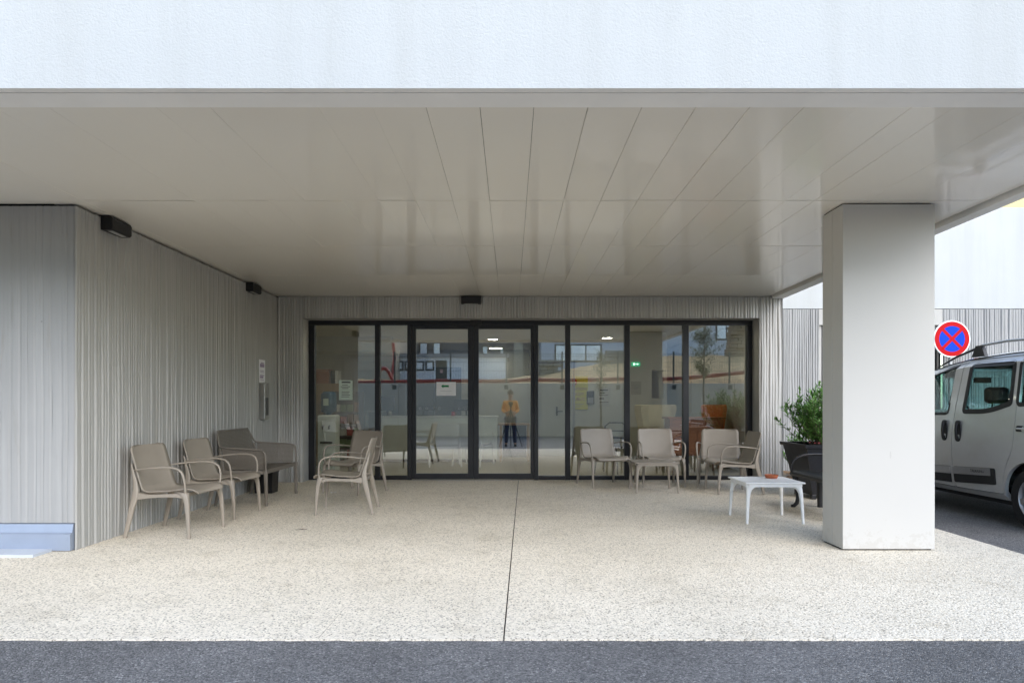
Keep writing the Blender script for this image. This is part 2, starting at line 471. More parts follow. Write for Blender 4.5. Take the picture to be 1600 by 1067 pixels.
# ------------------------------------------------------------------ the building
B = thing('building', 'pale building with ribbed concrete walls, white render above and a deep covered entrance', 'building', (0,0,0))
def inx(y): return 3.84 + (y-3.685)*.0208      # inner edge of the side soffit band
def oux(y): return 3.93 + (y-3.46)*.0324
# upper storey in white render (front, side) over the soffit
mb = MB()
fp = [(-14,3.46),(oux(3.46),3.46),(oux(10.41),10.41),(oux(10.41),16),(-14,16)]
for (a, b) in zip(fp, fp[1:]+fp[:1]):
    mb.add([(a[0],a[1],2.795),(b[0],b[1],2.795),(b[0],b[1],6.4),(a[0],a[1],6.4)], [(0,1,2,3)])
mb.add([(p[0],p[1],6.4) for p in fp], [(0,1,2,3,4)])
mb.build('upper_wall', RENDER, B)
# soffit band with a drip groove: front and right
mb = MB()
z = 2.795
def strip(ya, yb, za, zb):
    mb.add([(-14,ya,za),(inx(ya) if ya > 3.6 else oux(ya),ya,za),(inx(yb),yb,zb),(-14,yb,zb)], [(0,1,2,3)])
strip(3.46,3.503,z,z); strip(3.503,3.505,z,z+.008); strip(3.505,3.515,z+.008,z+.008); strip(3.515,3.517,z+.008,z); strip(3.517,3.685,z,z); strip(3.685,3.686,z,z+.06)
mb.add([(inx(3.51),3.51,z),(oux(3.51),3.51,z),(oux(10.41),10.41,z),(inx(10.41),10.41,z)], [(0,1,2,3)])
mb.add([(inx(3.51),3.51,z),(inx(10.41),10.41,z),(inx(10.41),10.41,z+.09),(inx(3.51),3.51,z+.09)], [(0,1,2,3)])
mb.build('soffit', TRIM, B)
# ceiling of lacquered planks with open joints; black void above them
mb = MB()
xsj = [.128 + .298*i for i in range(-47, 8)] + [2.45, 2.87, 3.21]
ysj = [3.687, 5.50, 7.10, 8.72, 10.33, 10.415]
rg = random.Random(11)
g = .0024
for j in range(len(ysj)-1):
    for i in range(len(xsj)):
        y0, y1 = ysj[j], ysj[j+1]
        x0 = xsj[i]; last = i == len(xsj)-1
        x1 = xsj[i+1] if not last else None
        lft = (x1 if x1 is not None else 9) < -3.5
        if y0 >= 5.5 and lft: continue
        if lft: y1 = 5.60
        dz = [rg.uniform(-.0007,.0007) for _ in range(2)]; t = rg.uniform(-.0006,.0006)
        dr = rg.uniform(-.0007,.0007)
        def P(x, y, k): return (x, y, 2.832 + dr + dz[k] + (t if x > x0+.1 else -t))
        gg = g*(.6+.8*rg.random())*(1 if x0 > -.8 else .35); ge = .013*(.3+rg.random())
        a = P(x0+gg/2, y0+ge/2, 0); d = P(x0+gg/2, y1-ge/2, 1)
        if last: b = P(inx(y0)-.035, y0+ge/2, 0); c = P(inx(y1)-.035, y1-ge/2, 1)
        else: b = P(x1-gg/2, y0+ge/2, 0); c = P(x1-gg/2, y1-ge/2, 1)
        n = 4
        up = [(p[0], p[1], p[2]+.02) for p in (a,b,c,d)]
        mb.add([a,b,c,d]+up, [(0,1,2,3),(0,4,5,1),(1,5,6,2),(2,6,7,3),(3,7,4,0)])
mb.build('ceiling', CEIL, B)
mb = MB(); mb.add([(-14,3.69,2.87),(3.99,3.69,2.87),(4.1,10.5,2.87),(-14,10.5,2.87)], [(0,1,2,3)])
mb.build('ceiling_void', GROOVE, B)

# ribbed walls -------------------------------------------------------
def rib_profile(length, seed, wmin=.032, wmax=.056, depth=.017):
    r = random.Random(seed); out = []; u = 0; k = 0
    while u < length:
        wd = r.uniform(wmin, wmax); d = depth*r.uniform(.55, 1.15)
        if r.random() < .07: d *= .35
        for f, h in ((0,0),(.14,.0),(.185,.72),(.33,.96),(.58,1.0),(.84,.95),(.955,.66)):
            out.append((u+f*wd, h*d, k))
        u += wd; k += 1
    return [o for o in out if o[0] < length] + [(length, 0, k)]
def ribbed(mb, length, z0, z1, place, seed, u_lo=0, u_hi=None, **kw):
    prof = rib_profile(length, seed, **kw)
    u_hi = length if u_hi is None else u_hi
    cols = [(u_lo, 0.002, -1)] + [p for p in prof if u_lo+.004 < p[0] < u_hi-.004] + [(u_hi, 0.002, -1)]
    nz = max(2, int((z1-z0)/.085)); zs = [z0 + (z1-z0)*i/nz for i in range(nz+1)]
    vs = []
    for zz in zs:
        for (u, h, k) in cols:
            if k >= 0:
                wob = .007*noise.noise(Vector((k*.33+seed, zz*1.3, 0))) + .004*noise.noise(Vector((k*1.7+seed*3, zz*3.1, 5)))
                hh = h*(.72 + .75*noise.noise(Vector((k*2.3, zz*.9, seed+9))))
                uu = min(max(u + wob, u_lo+.001), u_hi-.001)
            else: uu, hh = u, h
            vs.append(place(uu, zz, max(hh, 0)))
    n = len(cols); fs = []
    for j in range(nz):
        for i in range(n-1):
            a = j*n+i; fs.append((a, a+1, a+n+1, a+n))
    mb.add(vs, fs, 0, True)
ZC = 2.813
# left side wall (faces +X)
mb = MB(); ribbed(mb, 4.83, -.01, ZC, lambda u, z, h: (-3.565+h, 5.58+u, z), 21)
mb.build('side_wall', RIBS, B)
# left front wall (faces -Y) above the flashing
mb = MB(); ribbed(mb, 8.0, .222, ZC, lambda u, z, h: (-3.565-u, 5.592-h*.75, z), 33, depth=.008, wmin=.022, wmax=.095)
mb.add([(-3.565,5.592,.222),(-11.5,5.592,.222),(-11.5,5.8,.222),(-3.6,5.8,.222)], [(0,1,2,3)])
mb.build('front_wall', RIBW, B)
# flashing and plinth below it
mb = MB()
prof = [(5.60,.219),(5.575,.214),(5.560,.150),(5.535,.138),(5.535,.006),(5.62,.006),(5.62,.219)]
mb.loft([[(x, y, z) for y, z in prof] for x in (-11.5, -3.572)])
mb.build('plinth', PLINTH, B)
mb = MB()
mb.prism([(-11.5,5.534),(-3.72,5.534),(-3.72,5.315),(-11.5,5.30)], lambda u, v, d: (u, v, d), -.05, .022)
mb.build('plinth_slab', plain('white_slab', (.50,.54,.60), .7, var=.05), B)
mb = MB(); mb.box((-11.4,5.64,.24),(-3.61,10.7,2.852)); mb.build('light_blocker', GROOVE, B)  # unseen black box added to block light leaking through the ceiling gap
# the added box keeps the gap between wall and ceiling dark
# entrance wall (faces -Y) with the big opening
OX0, OX1, OZ = -3.17, 3.79, 2.497
mb = MB()
pl = lambda u, z, h: (-3.56+u, 10.415-h, z)
L = 7.70
ribbed(mb, L, -.01, ZC, pl, 45, 0, OX0+3.56, depth=.032)
ribbed(mb, L, OZ, ZC, pl, 45, OX0+3.56, OX1+3.56, depth=.032)
ribbed(mb, L, -.01, ZC, pl, 45, OX1+3.56, L, depth=.032)
mb.build('entrance_wall', RIB, B)
mb = MB()     # reveals of the opening and return at the right corner
mb.box((OX0-.25,10.418,-.02),(OX0,10.80,2.84)); mb.box((OX1,10.418,-.02),(OX1+.34,10.80,2.84)); mb.box((OX0,10.418,OZ),(OX1,10.80,2.84))
mb.build('opening_reveal', CONC, B)
# right hand wing further back
mb = MB()
pw = lambda u, z, h: (4.14+u, 12.40-h, z)
ribbed(mb, 12, -.05, 2.905, pw, 57, 0, 1.46, depth=.030)
ribbed(mb, 12, -.05, 2.905, pw, 57, 3.7, 12, depth=.028)
ribbed(mb, 2.0, -.05, 2.9, lambda u, z, h: (4.15+h, 10.42+u, z), 58)
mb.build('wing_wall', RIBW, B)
mb = MB()
mb.box((5.6,12.39,2.62),(7.84,12.7,2.905)); mb.box((5.6,12.44,-.05),(5.66,12.7,2.62))
mb.build('window_lintel', CONC, B)
mb = MB()
mb.box((4.30,12.385,2.915),(16.5,12.9,4.75))
mb.build('wing_upper_wall', RENDER, B)
mb = MB()
for i in range(8):
    mb.box((8.2+i*1.05,13.0,4.7),(9.24+i*1.05,13.2,7.4))
mb.build('yellow_cladding', plain('yellow_panel', (.46,.40,.19), .5, var=.06), B)
wf = MB()
for x in (5.67, 6.72, 7.77): wf.box((x,12.45,-.05),(x+.07,12.55,2.62))
wf.box((5.74,12.452,2.54),(7.77,12.55,2.62)); wf.box((5.74,12.452,-.05),(7.77,12.55,.05)); wf.box((5.74,12.455,.95),(7.77,12.55,1.02))
wfo = wf.build('window_frame', FRAME, B)
wp = MB(); wp.box((5.74,12.49,.05),(7.77,12.498,2.54)); wp.build('pane', GLASS, wfo)
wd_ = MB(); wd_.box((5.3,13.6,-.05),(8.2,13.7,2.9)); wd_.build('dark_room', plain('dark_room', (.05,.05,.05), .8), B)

# column
mb = MB()
cz = 2.822
mb.bbox((2.708,5.567,.012),(3.459,5.75,cz), .004); mb.bbox((2.708,5.754,.012),(3.459,5.93,cz), .004)
mb.box((2.72,5.60,-.01),(3.447,5.92,.012), 1); mb.box((2.72,5.60,cz),(3.447,5.92,2.84), 1); mb.box((2.714,5.74,.02),(3.453,5.76,cz-.01), 1)
mb.build('column', [COLM, GROOVE], B)

# ------------------------------------------------------------------ glazed front
FY = 10.70
def X(px): return (px-798)*10.72/1067
def Zp(py): return 1.2+(630-py)*10.72/1067
f = MB()
zt = Zp(508); zb = Zp(743)
f.box((OX0,FY,zt),(OX1,FY+.09,OZ-.002))                                           # head
for a, b in ((476,492),(586,594),(636.5,643.5),(834.5,841),(883,891),(975.5,984),(1067,1076),(1167,1176.6)):
    f.bbox((max(X(a),OX0+.001),FY-.003,0.0),(min(X(b),OX1-.001),FY+.092,zt-.001), .004)
for a, b in ((492,586),(594,636.5),(841,883),(891,975.5),(984,1067),(1076,1167)):
    f.bbox((X(a)+.001,FY,.004),(X(b)-.001,FY+.088,zb), .004)
f.box((X(643.5),FY-.012,Zp(507)),(X(834.5),FY+.10,zt+.03))
frame = f.build('window_frame', FRAME, B)
for a, b in ((492,586),(594,636.5),(841,883),(891,975.5),(984,1067),(1076,1167)):
    p = MB(); p.box((X(a)-.004,FY+.040,zb-.004),(X(b)+.004,FY+.046,zt+.004)); p.build('pane', GLASS, frame)
def sliding_door(x0, x1, gl, gr):
    d = MB(); y0, y1 = FY+.012, FY+.062
    d.bbox((x0,y0,.012),(gl,y1,Zp(507)-.004), .004); d.bbox((gr,y0,.012),(x1,y1,Zp(507)-.004), .004)
    d.box((gl,y0+.002,.013),(gr,y1-.002,Zp(739.6))); d.box((gl,y0+.002,Zp(514)),(gr,y1-.002,Zp(507)-.005))
    o = d.build('sliding_door', FRAME, B)
    p = MB(); p.box((gl-.004,FY+.034,Zp(739.6)-.004),(gr+.004,FY+.040,Zp(514)+.004)); p.build('door_glass', GLASS, o)
    # safety lettering on the glass: a row of pale rings
    return o
d1 = sliding_door(X(643.5)+.002, X(739.75), X(650), X(731))
d2 = sliding_door(X(739.95), X(834.5)-.002, X(748), X(829))
FILM = plain('frosted_film', (.40,.42,.43), .7)
for px in (656.5, 666.5, 677.5, 687, 718, 727.5):
    mb = MB(); mb.lathe([(.022,-.001),(.022,.0),(.013,.0),(.013,-.001),(.022,-.001)], (X(px), FY+.033, Zp(638)), 16, axis='y'); mb.build('glass_marking', FILM, d1)
mb = MB(); mb.bbox((X(735),FY-.06,Zp(509)),(X(752.5),FY-.012,Zp(500)), .008); mb.lathe([(.0,-.003),(.018,-.003),(.02,0)], (X(744),FY-.06,Zp(504.5)), 12, axis='y')
mb.build('door_sensor', BLKPL, B)
mb = MB(); mb.box((X(643.5),FY-.06,.0005),(X(834.5),FY+.1,.006)); mb.build('door_track', STEEL, B)

# ------------------------------------------------------------------ wall lamps
def lamp_parts(t):
    b = MB()      # local: x along wall, y out of wall, z up (hanging just under the ceiling)
    prof = [(0,0),(.085,0),(.102,.015),(.102,.095),(.09,.115),(0,.118)]
    rings = [[(x, y, z) for y, z in prof] for x in (-.15,.15)]
    b.loft(rings); b.build('lamp_body', plain('black_cast', (.008,.008,.009), .5, var=.2), t)
    l = MB(); l.box((-.105,.035,-.003),(.105,.075,.004)); l.build('diffuser', plain('lamp_lens', (.42,.42,.40), .3), t)
t = thing('wall_lamp', 'black box wall lamp high on the ribbed side wall near its front corner', 'lamp', (-3.555,6.07,2.705), R(-90), 'black box wall lamps')
lamp_parts(t)
dup(t, (-3.555,9.31,2.705), R(-90), 'black box wall lamp high on the ribbed side wall close to the back corner')
dup(t, (-.60,10.405,2.705), R(180), 'black box wall lamp under the ceiling above the sliding glass doors')

# ------------------------------------------------------------------ notices and wall fittings
def notice(name, label, paper, loc, rotz, w_, h_, rows, group=None, extra=None):
    t = thing(name, label, 'notice', loc, rotz, group)     # local: x right, y = into the surface, z up
    b = MB(); b.box((-w_/2,-.003,-h_/2),(w_/2,0,h_/2)); b.build('sheet', paper, t)
    if rows:
        l = MB()
        for (z_, a, b_, th) in rows: l.box((a*w_,-.0042,z_*h_-th/2),(b_*w_,-.003,z_*h_+th/2))
        l.build('print', INK if not extra else extra, t)
    return t
rg = random.Random(2)
rows = [(.40,-.30,.34,.022)] + [(.26-.085*i, -.38+rg.uniform(0,.12), .34-rg.uniform(0,.2), .008) for i in range(8) if i != 3]
notice('notice', 'mint green printed sheet taped inside the leftmost glass pane', PAPERG, (X(540),FY+.030,Zp(609.5)), 0, .215, .31, rows)
t = notice('notice', 'white landscape sheet with a green left arrow on the sliding door', PAPER, (X(697),FY+.026,Zp(607.5)), 0, .305, .215, [(-.16,-.30,.28,.004)], extra=GREY)
mb = MB(); c = (-.01, .045)
arrow = [(-.068,0),(-.034,.030),(-.034,.015),(.052,.015),(.052,-.015),(-.034,-.015),(-.034,-.030)]
mb.prism([(u+c[0], v+c[1]-.002) for u, v in arrow], lambda u, v, d: (u, d, v), -.0045, -.0031)
mb.build('arrow', INKG, t)
rows = [(.36,-.2,.3,.012),(.25,-.36,.36,.05),(.02,-.34,.3,.008),(-.05,-.3,.34,.008),(-.17,-.36,.36,.012),(-.25,-.36,.2,.03),(-.36,-.3,.3,.008)]
notice('notice', 'white sheet stuck on the ribbed side wall above the steel box', PAPER, (-3.546,9.73,1.655), R(90), .23, .33, rows, extra=plain('violet_ink', (.30,.24,.36), .7))
t = thing('steel_box', 'tall narrow brushed steel box fixed to the ribbed side wall under a notice', 'wall box', (-3.552,9.75,1.23), R(90))
mb = MB(); mb.bbox((-.085,-.07,-.26),(.085,0,.26), .006); mb.build('housing', STEEL, t)
mb = MB(); mb.box((-.06,-.073,-.20),(.06,-.07,.05)); mb.build('front_plate', plain('dark_steel', (.16,.16,.155), .35, .8), t)
t = thing('waste_bin', 'black square box on the paving behind the two seat bench', 'box', (-3.30,9.22,0))
mb = MB(); mb.loft([[(-s,-s,z),(s,-s,z),(s,s,z),(-s,s,z)] for s, z in ((.115,0),(.125,.27),(.132,.27),(.132,.285),(.118,.285),(.110,.05))])
mb.build('body', BLACK, t)
# ------------------------------------------------------------------ armchairs
SHELL = [(.300,.385),(.297,.400),(.283,.412),(.25,.419),(.20,.420),(.13,.414),(.05,.403),(-.03,.392),(-.09,.387),(-.135,.388),(-.170,.398),(-.195,.418),(-.212,.45),
         (-.226,.49),(-.242,.545),(-.258,.60),(-.275,.66),(-.291,.715),(-.304,.76),(-.311,.785),(-.316,.803),(-.319,.813),(-.320,.818)]
BEND = 12
def shell_half(i):
    n = len(SHELL)-1
    if i <= 2: return (.215,.238,.250)[i]
    if i == 3: return .258
    if i >= n-4: return (.264,.258,.243,.217,.165)[i-(n-4)]
    return .264 if i > 8 else .261
def shell_part(i0, i1, name, mat, par):
    NU = 14; rows = []
    for i in range(i0, i1+1):
        y, z = SHELL[i]; hw = shell_half(i)
        p0 = Vector(SHELL[max(i-1,0)]); p1 = Vector(SHELL[min(i+1,len(SHELL)-1)])
        tn = (p1-p0).normalized(); nr = Vector((tn.y, -tn.x))          # points up / forward of the shell
        if nr.y < 0 and i < 9: nr = -nr
        if i >= 9 and nr.x < 0: nr = -nr
        row_t = []; row_b = []
        for k in range(NU+1):
            u = -1 + 2*k/NU
            dish = (.016 if i < BEND else .020)*(u*u - .35) + .010*max(0, abs(u)-.8)/.2
            if i <= 6: dish = (.034,.034,.032,.028,.024,.020,.018)[i]*(u*u-.45)
            q = Vector((y, z)) + nr*dish
            th = .0055
            row_t.append((u*hw, q.x+nr.x*th, q.y+nr.y*th)); row_b.append((u*hw, q.x-nr.x*th, q.y-nr.y*th))
        rows.append(row_t + row_b[::-1])
    mb = MB(); mb.loft(rows, smooth=True, cap=False)
    n = len(rows[0])
    for r, flip in ((rows[0], True), (rows[-1], False)):
        for k in range(NU):
            mb.add([r[k], r[k+1], r[n-2-k], r[n-1-k]], [(0,1,2,3)])
    return mb.build(name, mat, par)
def sqloft(pts, sizes, mb, r=.25):
    """rounded-square section along points; sizes (sx,sy)"""
    rings = []
    for p, (sx, sy) in zip(pts, sizes):
        ring = []
        for k in range(12):
            a = 2*PI*(k+.5)/12; c, s_ = math.cos(a), math.sin(a)
            e = .55
            ring.append((p[0]+sx/2*math.copysign(abs(c)**e, c), p[1]+sy/2*math.copysign(abs(s_)**e, s_), p[2]))
        rings.append(ring)
    mb.loft(rings, smooth=True)
def make_chair(label, loc, rotz, mat=None, arms=True, group='taupe resin armchairs on the terrace', name='armchair'):
    mat = mat or TAUPE
    t = thing(name, label, 'chair', loc, rotz, group)
    shell_part(0, BEND, 'seat', mat, t)
    shell_part(BEND, len(SHELL)-1, 'backrest', mat, t)
    for s in (-1, 1):
        mb = MB(); sqloft([(s*0.301,.282,0),(s*0.299,.275,.15),(s*0.295,.262,.30),(s*0.289,.250,.355),(s*0.284,.235,.395),(s*0.261,.20,.408)],
                          [(.026,.026),(.031,.032),(.036,.042),(.042,.052),(.060,.070),(.09,.10)], mb)
        mb.build('leg', mat, t)
        mb = MB(); sqloft([(s*0.299,-.318,0),(s*0.292,-.290,.12),(s*0.291,-.255,.27),(s*0.283,-.232,.36),(s*0.278,-.225,.43),(s*0.272,-.236,.50),(s*0.265,-.262,.585),(s*0.261,-.282,.66)],
                          [(.026,.034),(.030,.042),(.034,.052),(.034,.062),(.028,.050),(.022,.036),(.016,.022),(.008,.010)], mb)
        mb.build('leg', mat, t)
        mb = MB()
        rings = []
        for y, z, h in ((.24,.376,.05),(.15,.382,.030),(.0,.376,.026),(-.12,.370,.032),(-.225,.372,.07)):
            x0, x1 = s*0.257, s*0.291
            rings.append([(x0,y,z-h/2),(x1,y,z-h/2),(x1,y,z+h/2),(x0,y,z+h/2)])
        mb.loft(rings); mb.build('side_rail', mat, t)
        if arms:
            pts = [(.264,-.252,.600),(.280,-.18,.611),(.298,-.07,.624),(.309,.05,.632),(.314,.13,.630),(.316,.185,.618),(.317,.222,.594),(.316,.240,.556),(.312,.248,.505),(.304,.250,.45),(.292,.246,.405)]
            mb = MB(); mb.tube([(s*x, y, z) for x, y, z in pts], [.008,.0105,.0125,.013,.013,.013,.013,.0125,.012,.012,.014], 10, flat=.75)
            mb.build('armrest', mat, t)
    mb = MB(); mb.box((-.24,-.235,.345),(.24,-.215,.385)); mb.build('cross_rail', mat, t)
    mb = MB(); mb.box((-.24,.20,.362),(.24,.215,.392)); mb.build('cross_rail', mat, t)
    return t
GRP = 'taupe resin armchairs on the terrace'
ch0 = make_chair('taupe resin armchair nearest the front corner of the ribbed side wall', (-3.10,6.36,0), R(-90-5))
def place(x, y, rz, label): return dup(ch0, (x, y, 0), R(rz), label)
place(-3.11, 7.36, -90-4, 'taupe resin armchair between the two seat bench and the chair by the wall corner')
# centre left pair: front one turned to the wall, rear one turned towards the bench
place(-1.83, 7.62, 95, 'taupe resin armchair standing free on the paving, seen side on and facing the ribbed wall')
place(-2.12, 9.25, 153, 'taupe resin armchair half hidden behind the side on chair, close to the leftmost panes')
place(1.37, 10.02, 180+17, 'taupe resin armchair left of the low taupe table, angled towards it')
place(2.19, 10.06, 180+2, 'taupe resin armchair facing straight out behind the low taupe table')
place(3.02, 9.86, 180-17, 'taupe resin armchair against the glass, partly behind the sideways chair')
place(3.01, 9.26, 90, 'taupe resin armchair turned sideways beside the ribbed right corner of the wall')

# ------------------------------------------------------------------ low tables
def make_table(name, label, loc, mat, rotz=0):
    t = thing(name, label, 'table', loc, rotz, 'low square resin tables')
    mb = MB(); mb.bbox((-.298,-.285,.396),(.298,.285,.412), .006); mb.build('tabletop', mat, t)
    for s in (-1, 1):
        mb = MB(); mb.box((-.262,s*.262-.009,.366),(.262,s*.262+.009,.398)); mb.build('apron', mat, t)
        mb = MB(); mb.box((s*.274-.009,-.24,.366),(s*.274+.009,.24,.398)); mb.build('apron', mat, t)
    for sx in (-1, 1):
        for sy in (-1, 1):
            mb = MB()
            lv = [(0,.024,0),(.12,.028,0),(.24,.033,.001),(.30,.040,.004),(.335,.054,.011),(.355,.078,.023),(.372,.115,.041),(.397,.118,.043)]
            sqloft([(sx*(.280-.02*z/.4-o), sy*(.268-.02*z/.4-o), z) for z, w_, o in lv], [(w_, w_) for z, w_, o in lv], mb)
            # hollow look of the flare: the inner quarter is cut away by keeping the flare along the two aprons only
            mb.build('leg', mat, t)
    return t
make_table('low_table', 'low square taupe table in front of the middle armchair by the glass', (1.955,9.36,0), TAUPE)
make_table('low_table', 'low square white table carrying a terracotta saucer beside the big column', (2.637,7.075,0), WHITE)
t = thing('ashtray', 'terracotta saucer with a thin stick on the white table', 'saucer', (2.75,7.20,.4125))
mb = MB(); mb.lathe([(0,.002),(.052,.0),(.058,.002),(.068,.028),(.071,.036),(.066,.037),(.060,.026),(.05,.010),(0,.009)], (0,0,0), 28); mb.build('saucer', TERRA, t)
mb = MB(); mb.tube([(.02,.02,.008),(.016,.03,.10)], .0022, 6); mb.build('stick', STEM, t)
mb = MB()
rg = random.Random(4)
mb.lathe([(0,.016),(.05,.015),(.056,.010)], (0,0,0), 16); mb.build('ash', plain('ash', (.16,.13,.11), .95, var=.4, scale=60), t)

# ------------------------------------------------------------------ two seat bench with perforated panels
t = thing('seat_bench', 'dark taupe two seat bench with perforated panels against the ribbed side wall', 'bench', (-3.155,8.53,0), R(-90))
# local: x along the bench, +y forward (into the terrace)
HW = .565
def panel(mb, quad, n=Vector((0,0,1)), th=.006):
    a, b, c, d = [Vector(p) for p in quad]; nn = (b-a).cross(d-a).normalized()*th/2
    mb.add([a-nn,b-nn,c-nn,d-nn,a+nn,b+nn,c+nn,d+nn], [(3,2,1,0),(4,5,6,7),(0,1,5,4),(1,2,6,5),(2,3,7,6),(3,0,4,7)])
SW = .50
mb = MB()
pf = [(.29,.405),(.25,.418),(.1,.412),(-.08,.400),(-.19,.398)]
for (y0, z0), (y1, z1) in zip(pf, pf[1:]): panel(mb, [(-SW,y0,z0),(SW,y0,z0),(SW,y1,z1),(-SW,y1,z1)])
mb.build('seat', NET, t)
mb = MB()
pb = [(-.19,.40),(-.215,.47),(-.25,.62),(-.285,.76),(-.31,.862)]
wb = [.50,.505,.53,.505,.455]
for k in range(4): panel(mb, [(-wb[k],*pb[k]),(wb[k],*pb[k]),(wb[k+1],*pb[k+1]),(-wb[k+1],*pb[k+1])])
mb.build('backrest', NET, t)
for s in (-1, 1):
    mb = MB()
    panel(mb, [(s*.555,.27,.655),(s*.555,-.22,.68),(s*.505,-.20,.42),(s*.505,.27,.42)]); mb.build('side_panel', NET, t)
    mb = MB()
    mb.tube([(s*.455,-.312,.866),(s*.48,-.300,.83),(s*.535,-.262,.72),(s*.555,-.24,.688),(s*.565,-.16,.676),(s*.568,.1,.662),(s*.568,.22,.655),(s*.567,.262,.645),(s*.565,.285,.615),(s*.562,.292,.55),(s*.558,.295,.41)],
            [.013,.013,.014,.015,.016,.016,.016,.016,.016,.016,.015], 10, flat=.8)
    mb.build('armrest', TAUPE_D, t)
    mb = MB(); sqloft([(s*.553,.30,0),(s*.555,.297,.2),(s*.557,.293,.42)], [(.028,.034),(.032,.040),(.036,.046)], mb); mb.build('leg', TAUPE_D, t)
    mb = MB(); sqloft([(s*.545,-.30,0),(s*.535,-.26,.2),(s*.525,-.215,.41),(s*.53,-.235,.55),(s*.54,-.25,.68)], [(.028,.034),(.032,.042),(.034,.05),(.028,.036),(.02,.024)], mb); mb.build('leg', TAUPE_D, t)
mb = MB()
mb.tube([(-.455,-.312,.866),(.455,-.312,.866)], .014, 10)
mb.box((-.55,.275,.375),(.55,.30,.415)); mb.box((-.53,-.22,.365),(.53,-.195,.40))
for s in (-1, 1): mb.box((s*.535-.012,-.2,.37),(s*.535+.012,.28,.412))
mb.build('frame', TAUPE_D, t)

# ------------------------------------------------------------------ black garden bench beside the column (faces left)
t = thing('garden_bench', 'black plastic garden bench with curled feet tucked behind the big column', 'bench', (3.55,7.35,0), R(90))
# local: +y forward = world -x ; x along = world +y
def bl(x): return x
mb = MB()
pr = [(.285,.365),(.315,.372),(.325,.392),(.312,.412),(.27,.425),(.1,.415),(-.2,.405),(-.2,.385),(.1,.39),(.26,.395)]
mb.loft([[(x, y, z) for y, z in pr] for x in (-.58, .55)], smooth=False); mb.build('seat', BLACK, t)
for k in range(5):
    mb = MB(); z0 = .46+k*.085; y0 = -.19-.035*k
    mb.bbox((-.56,y0-.012,z0),(.53,y0+.012,z0+.07), .006); mb.build('back_slat', BLACK, t)
for x in (-.56, .545):
    mb = MB()
    mb.tube([(x,.30,.41),(x,.31,.47),(x,.285,.53),(x,.235,.575),(x,.16,.603),(x,.05,.612),(x,-.10,.607),(x,-.26,.60)], [.018,.018,.018,.019,.02,.02,.02,.02], 10, flat=.8)
    mb.build('armrest', BLACK, t)
    mb = MB(); mb.tube([(x,.26,.395),(x,.255,.30),(x,.235,.20),(x,.225,.12),(x,.240,.05),(x,.275,.018),(x,.305,.016)], [.035,.033,.028,.025,.023,.02,.016], 10)
    mb.build('leg', BLACK, t)
    mb = MB(); sqloft([(x,-.03,0),(x,-.03,.2),(x,-.03,.40)], [(.055,.06),(.06,.07),(.07,.09)], mb); mb.build('leg', BLACK, t)
    mb = MB(); sqloft([(x,-.27,0),(x,-.24,.2),(x,-.21,.40),(x,-.35,.86)], [(.04,.05),(.05,.06),(.05,.06),(.035,.03)], mb); mb.build('leg', BLACK, t)

# ------------------------------------------------------------------ planter with oleander
t = thing('planter', 'black tapered square planter with a shrub behind the garden bench', 'planter', (4.02,8.78,0))
def sq(h, z): return [(-h,-h,z),(h,-h,z),(h,h,z),(-h,h,z)]
mb = MB(); mb.loft([sq(.25,.05),(sq(.37,.645)),(sq(.40,.65)),(sq(.405,.69)),(sq(.365,.69)),(sq(.355,.60)),(sq(.35,.58))]); mb.build('pot', POTBLK, t)
for sx in (-1, 1):
    for sy in (-1, 1):
        mb = MB(); mb.bbox((sx*.235-.03,sy*.235-.03,0),(sx*.235+.03,sy*.235+.03,.06), .006); mb.build('foot', POTBLK, t)
mb = MB(); mb.add(sq(.356,.605), [(0,1,2,3)]); mb.build('soil', plain('potting_soil', (.05,.035,.025), .95, var=.4, scale=40, bump=.6), t)
def leaf(mb, p, d, l, wd, droop=.25):
    d = d.normalized(); sd_ = d.cross(Vector((0,0,1)))
    sd_ = sd_.normalized() if sd_.length > 1e-3 else Vector((1,0,0))
    nrm = sd_.cross(d)
    a = p; b = p + d*l*.45 + sd_*wd/2 - nrm*wd*.12; c = p + d*l - Vector((0,0,1))*l*droop*.5; e = p + d*l*.45 - sd_*wd/2 - nrm*wd*.12; m = p + d*l*.5 + nrm*wd*.10
    mb.add([a,b,c,e,m], [(0,1,4),(1,2,4),(2,3,4),(3,0,4)])
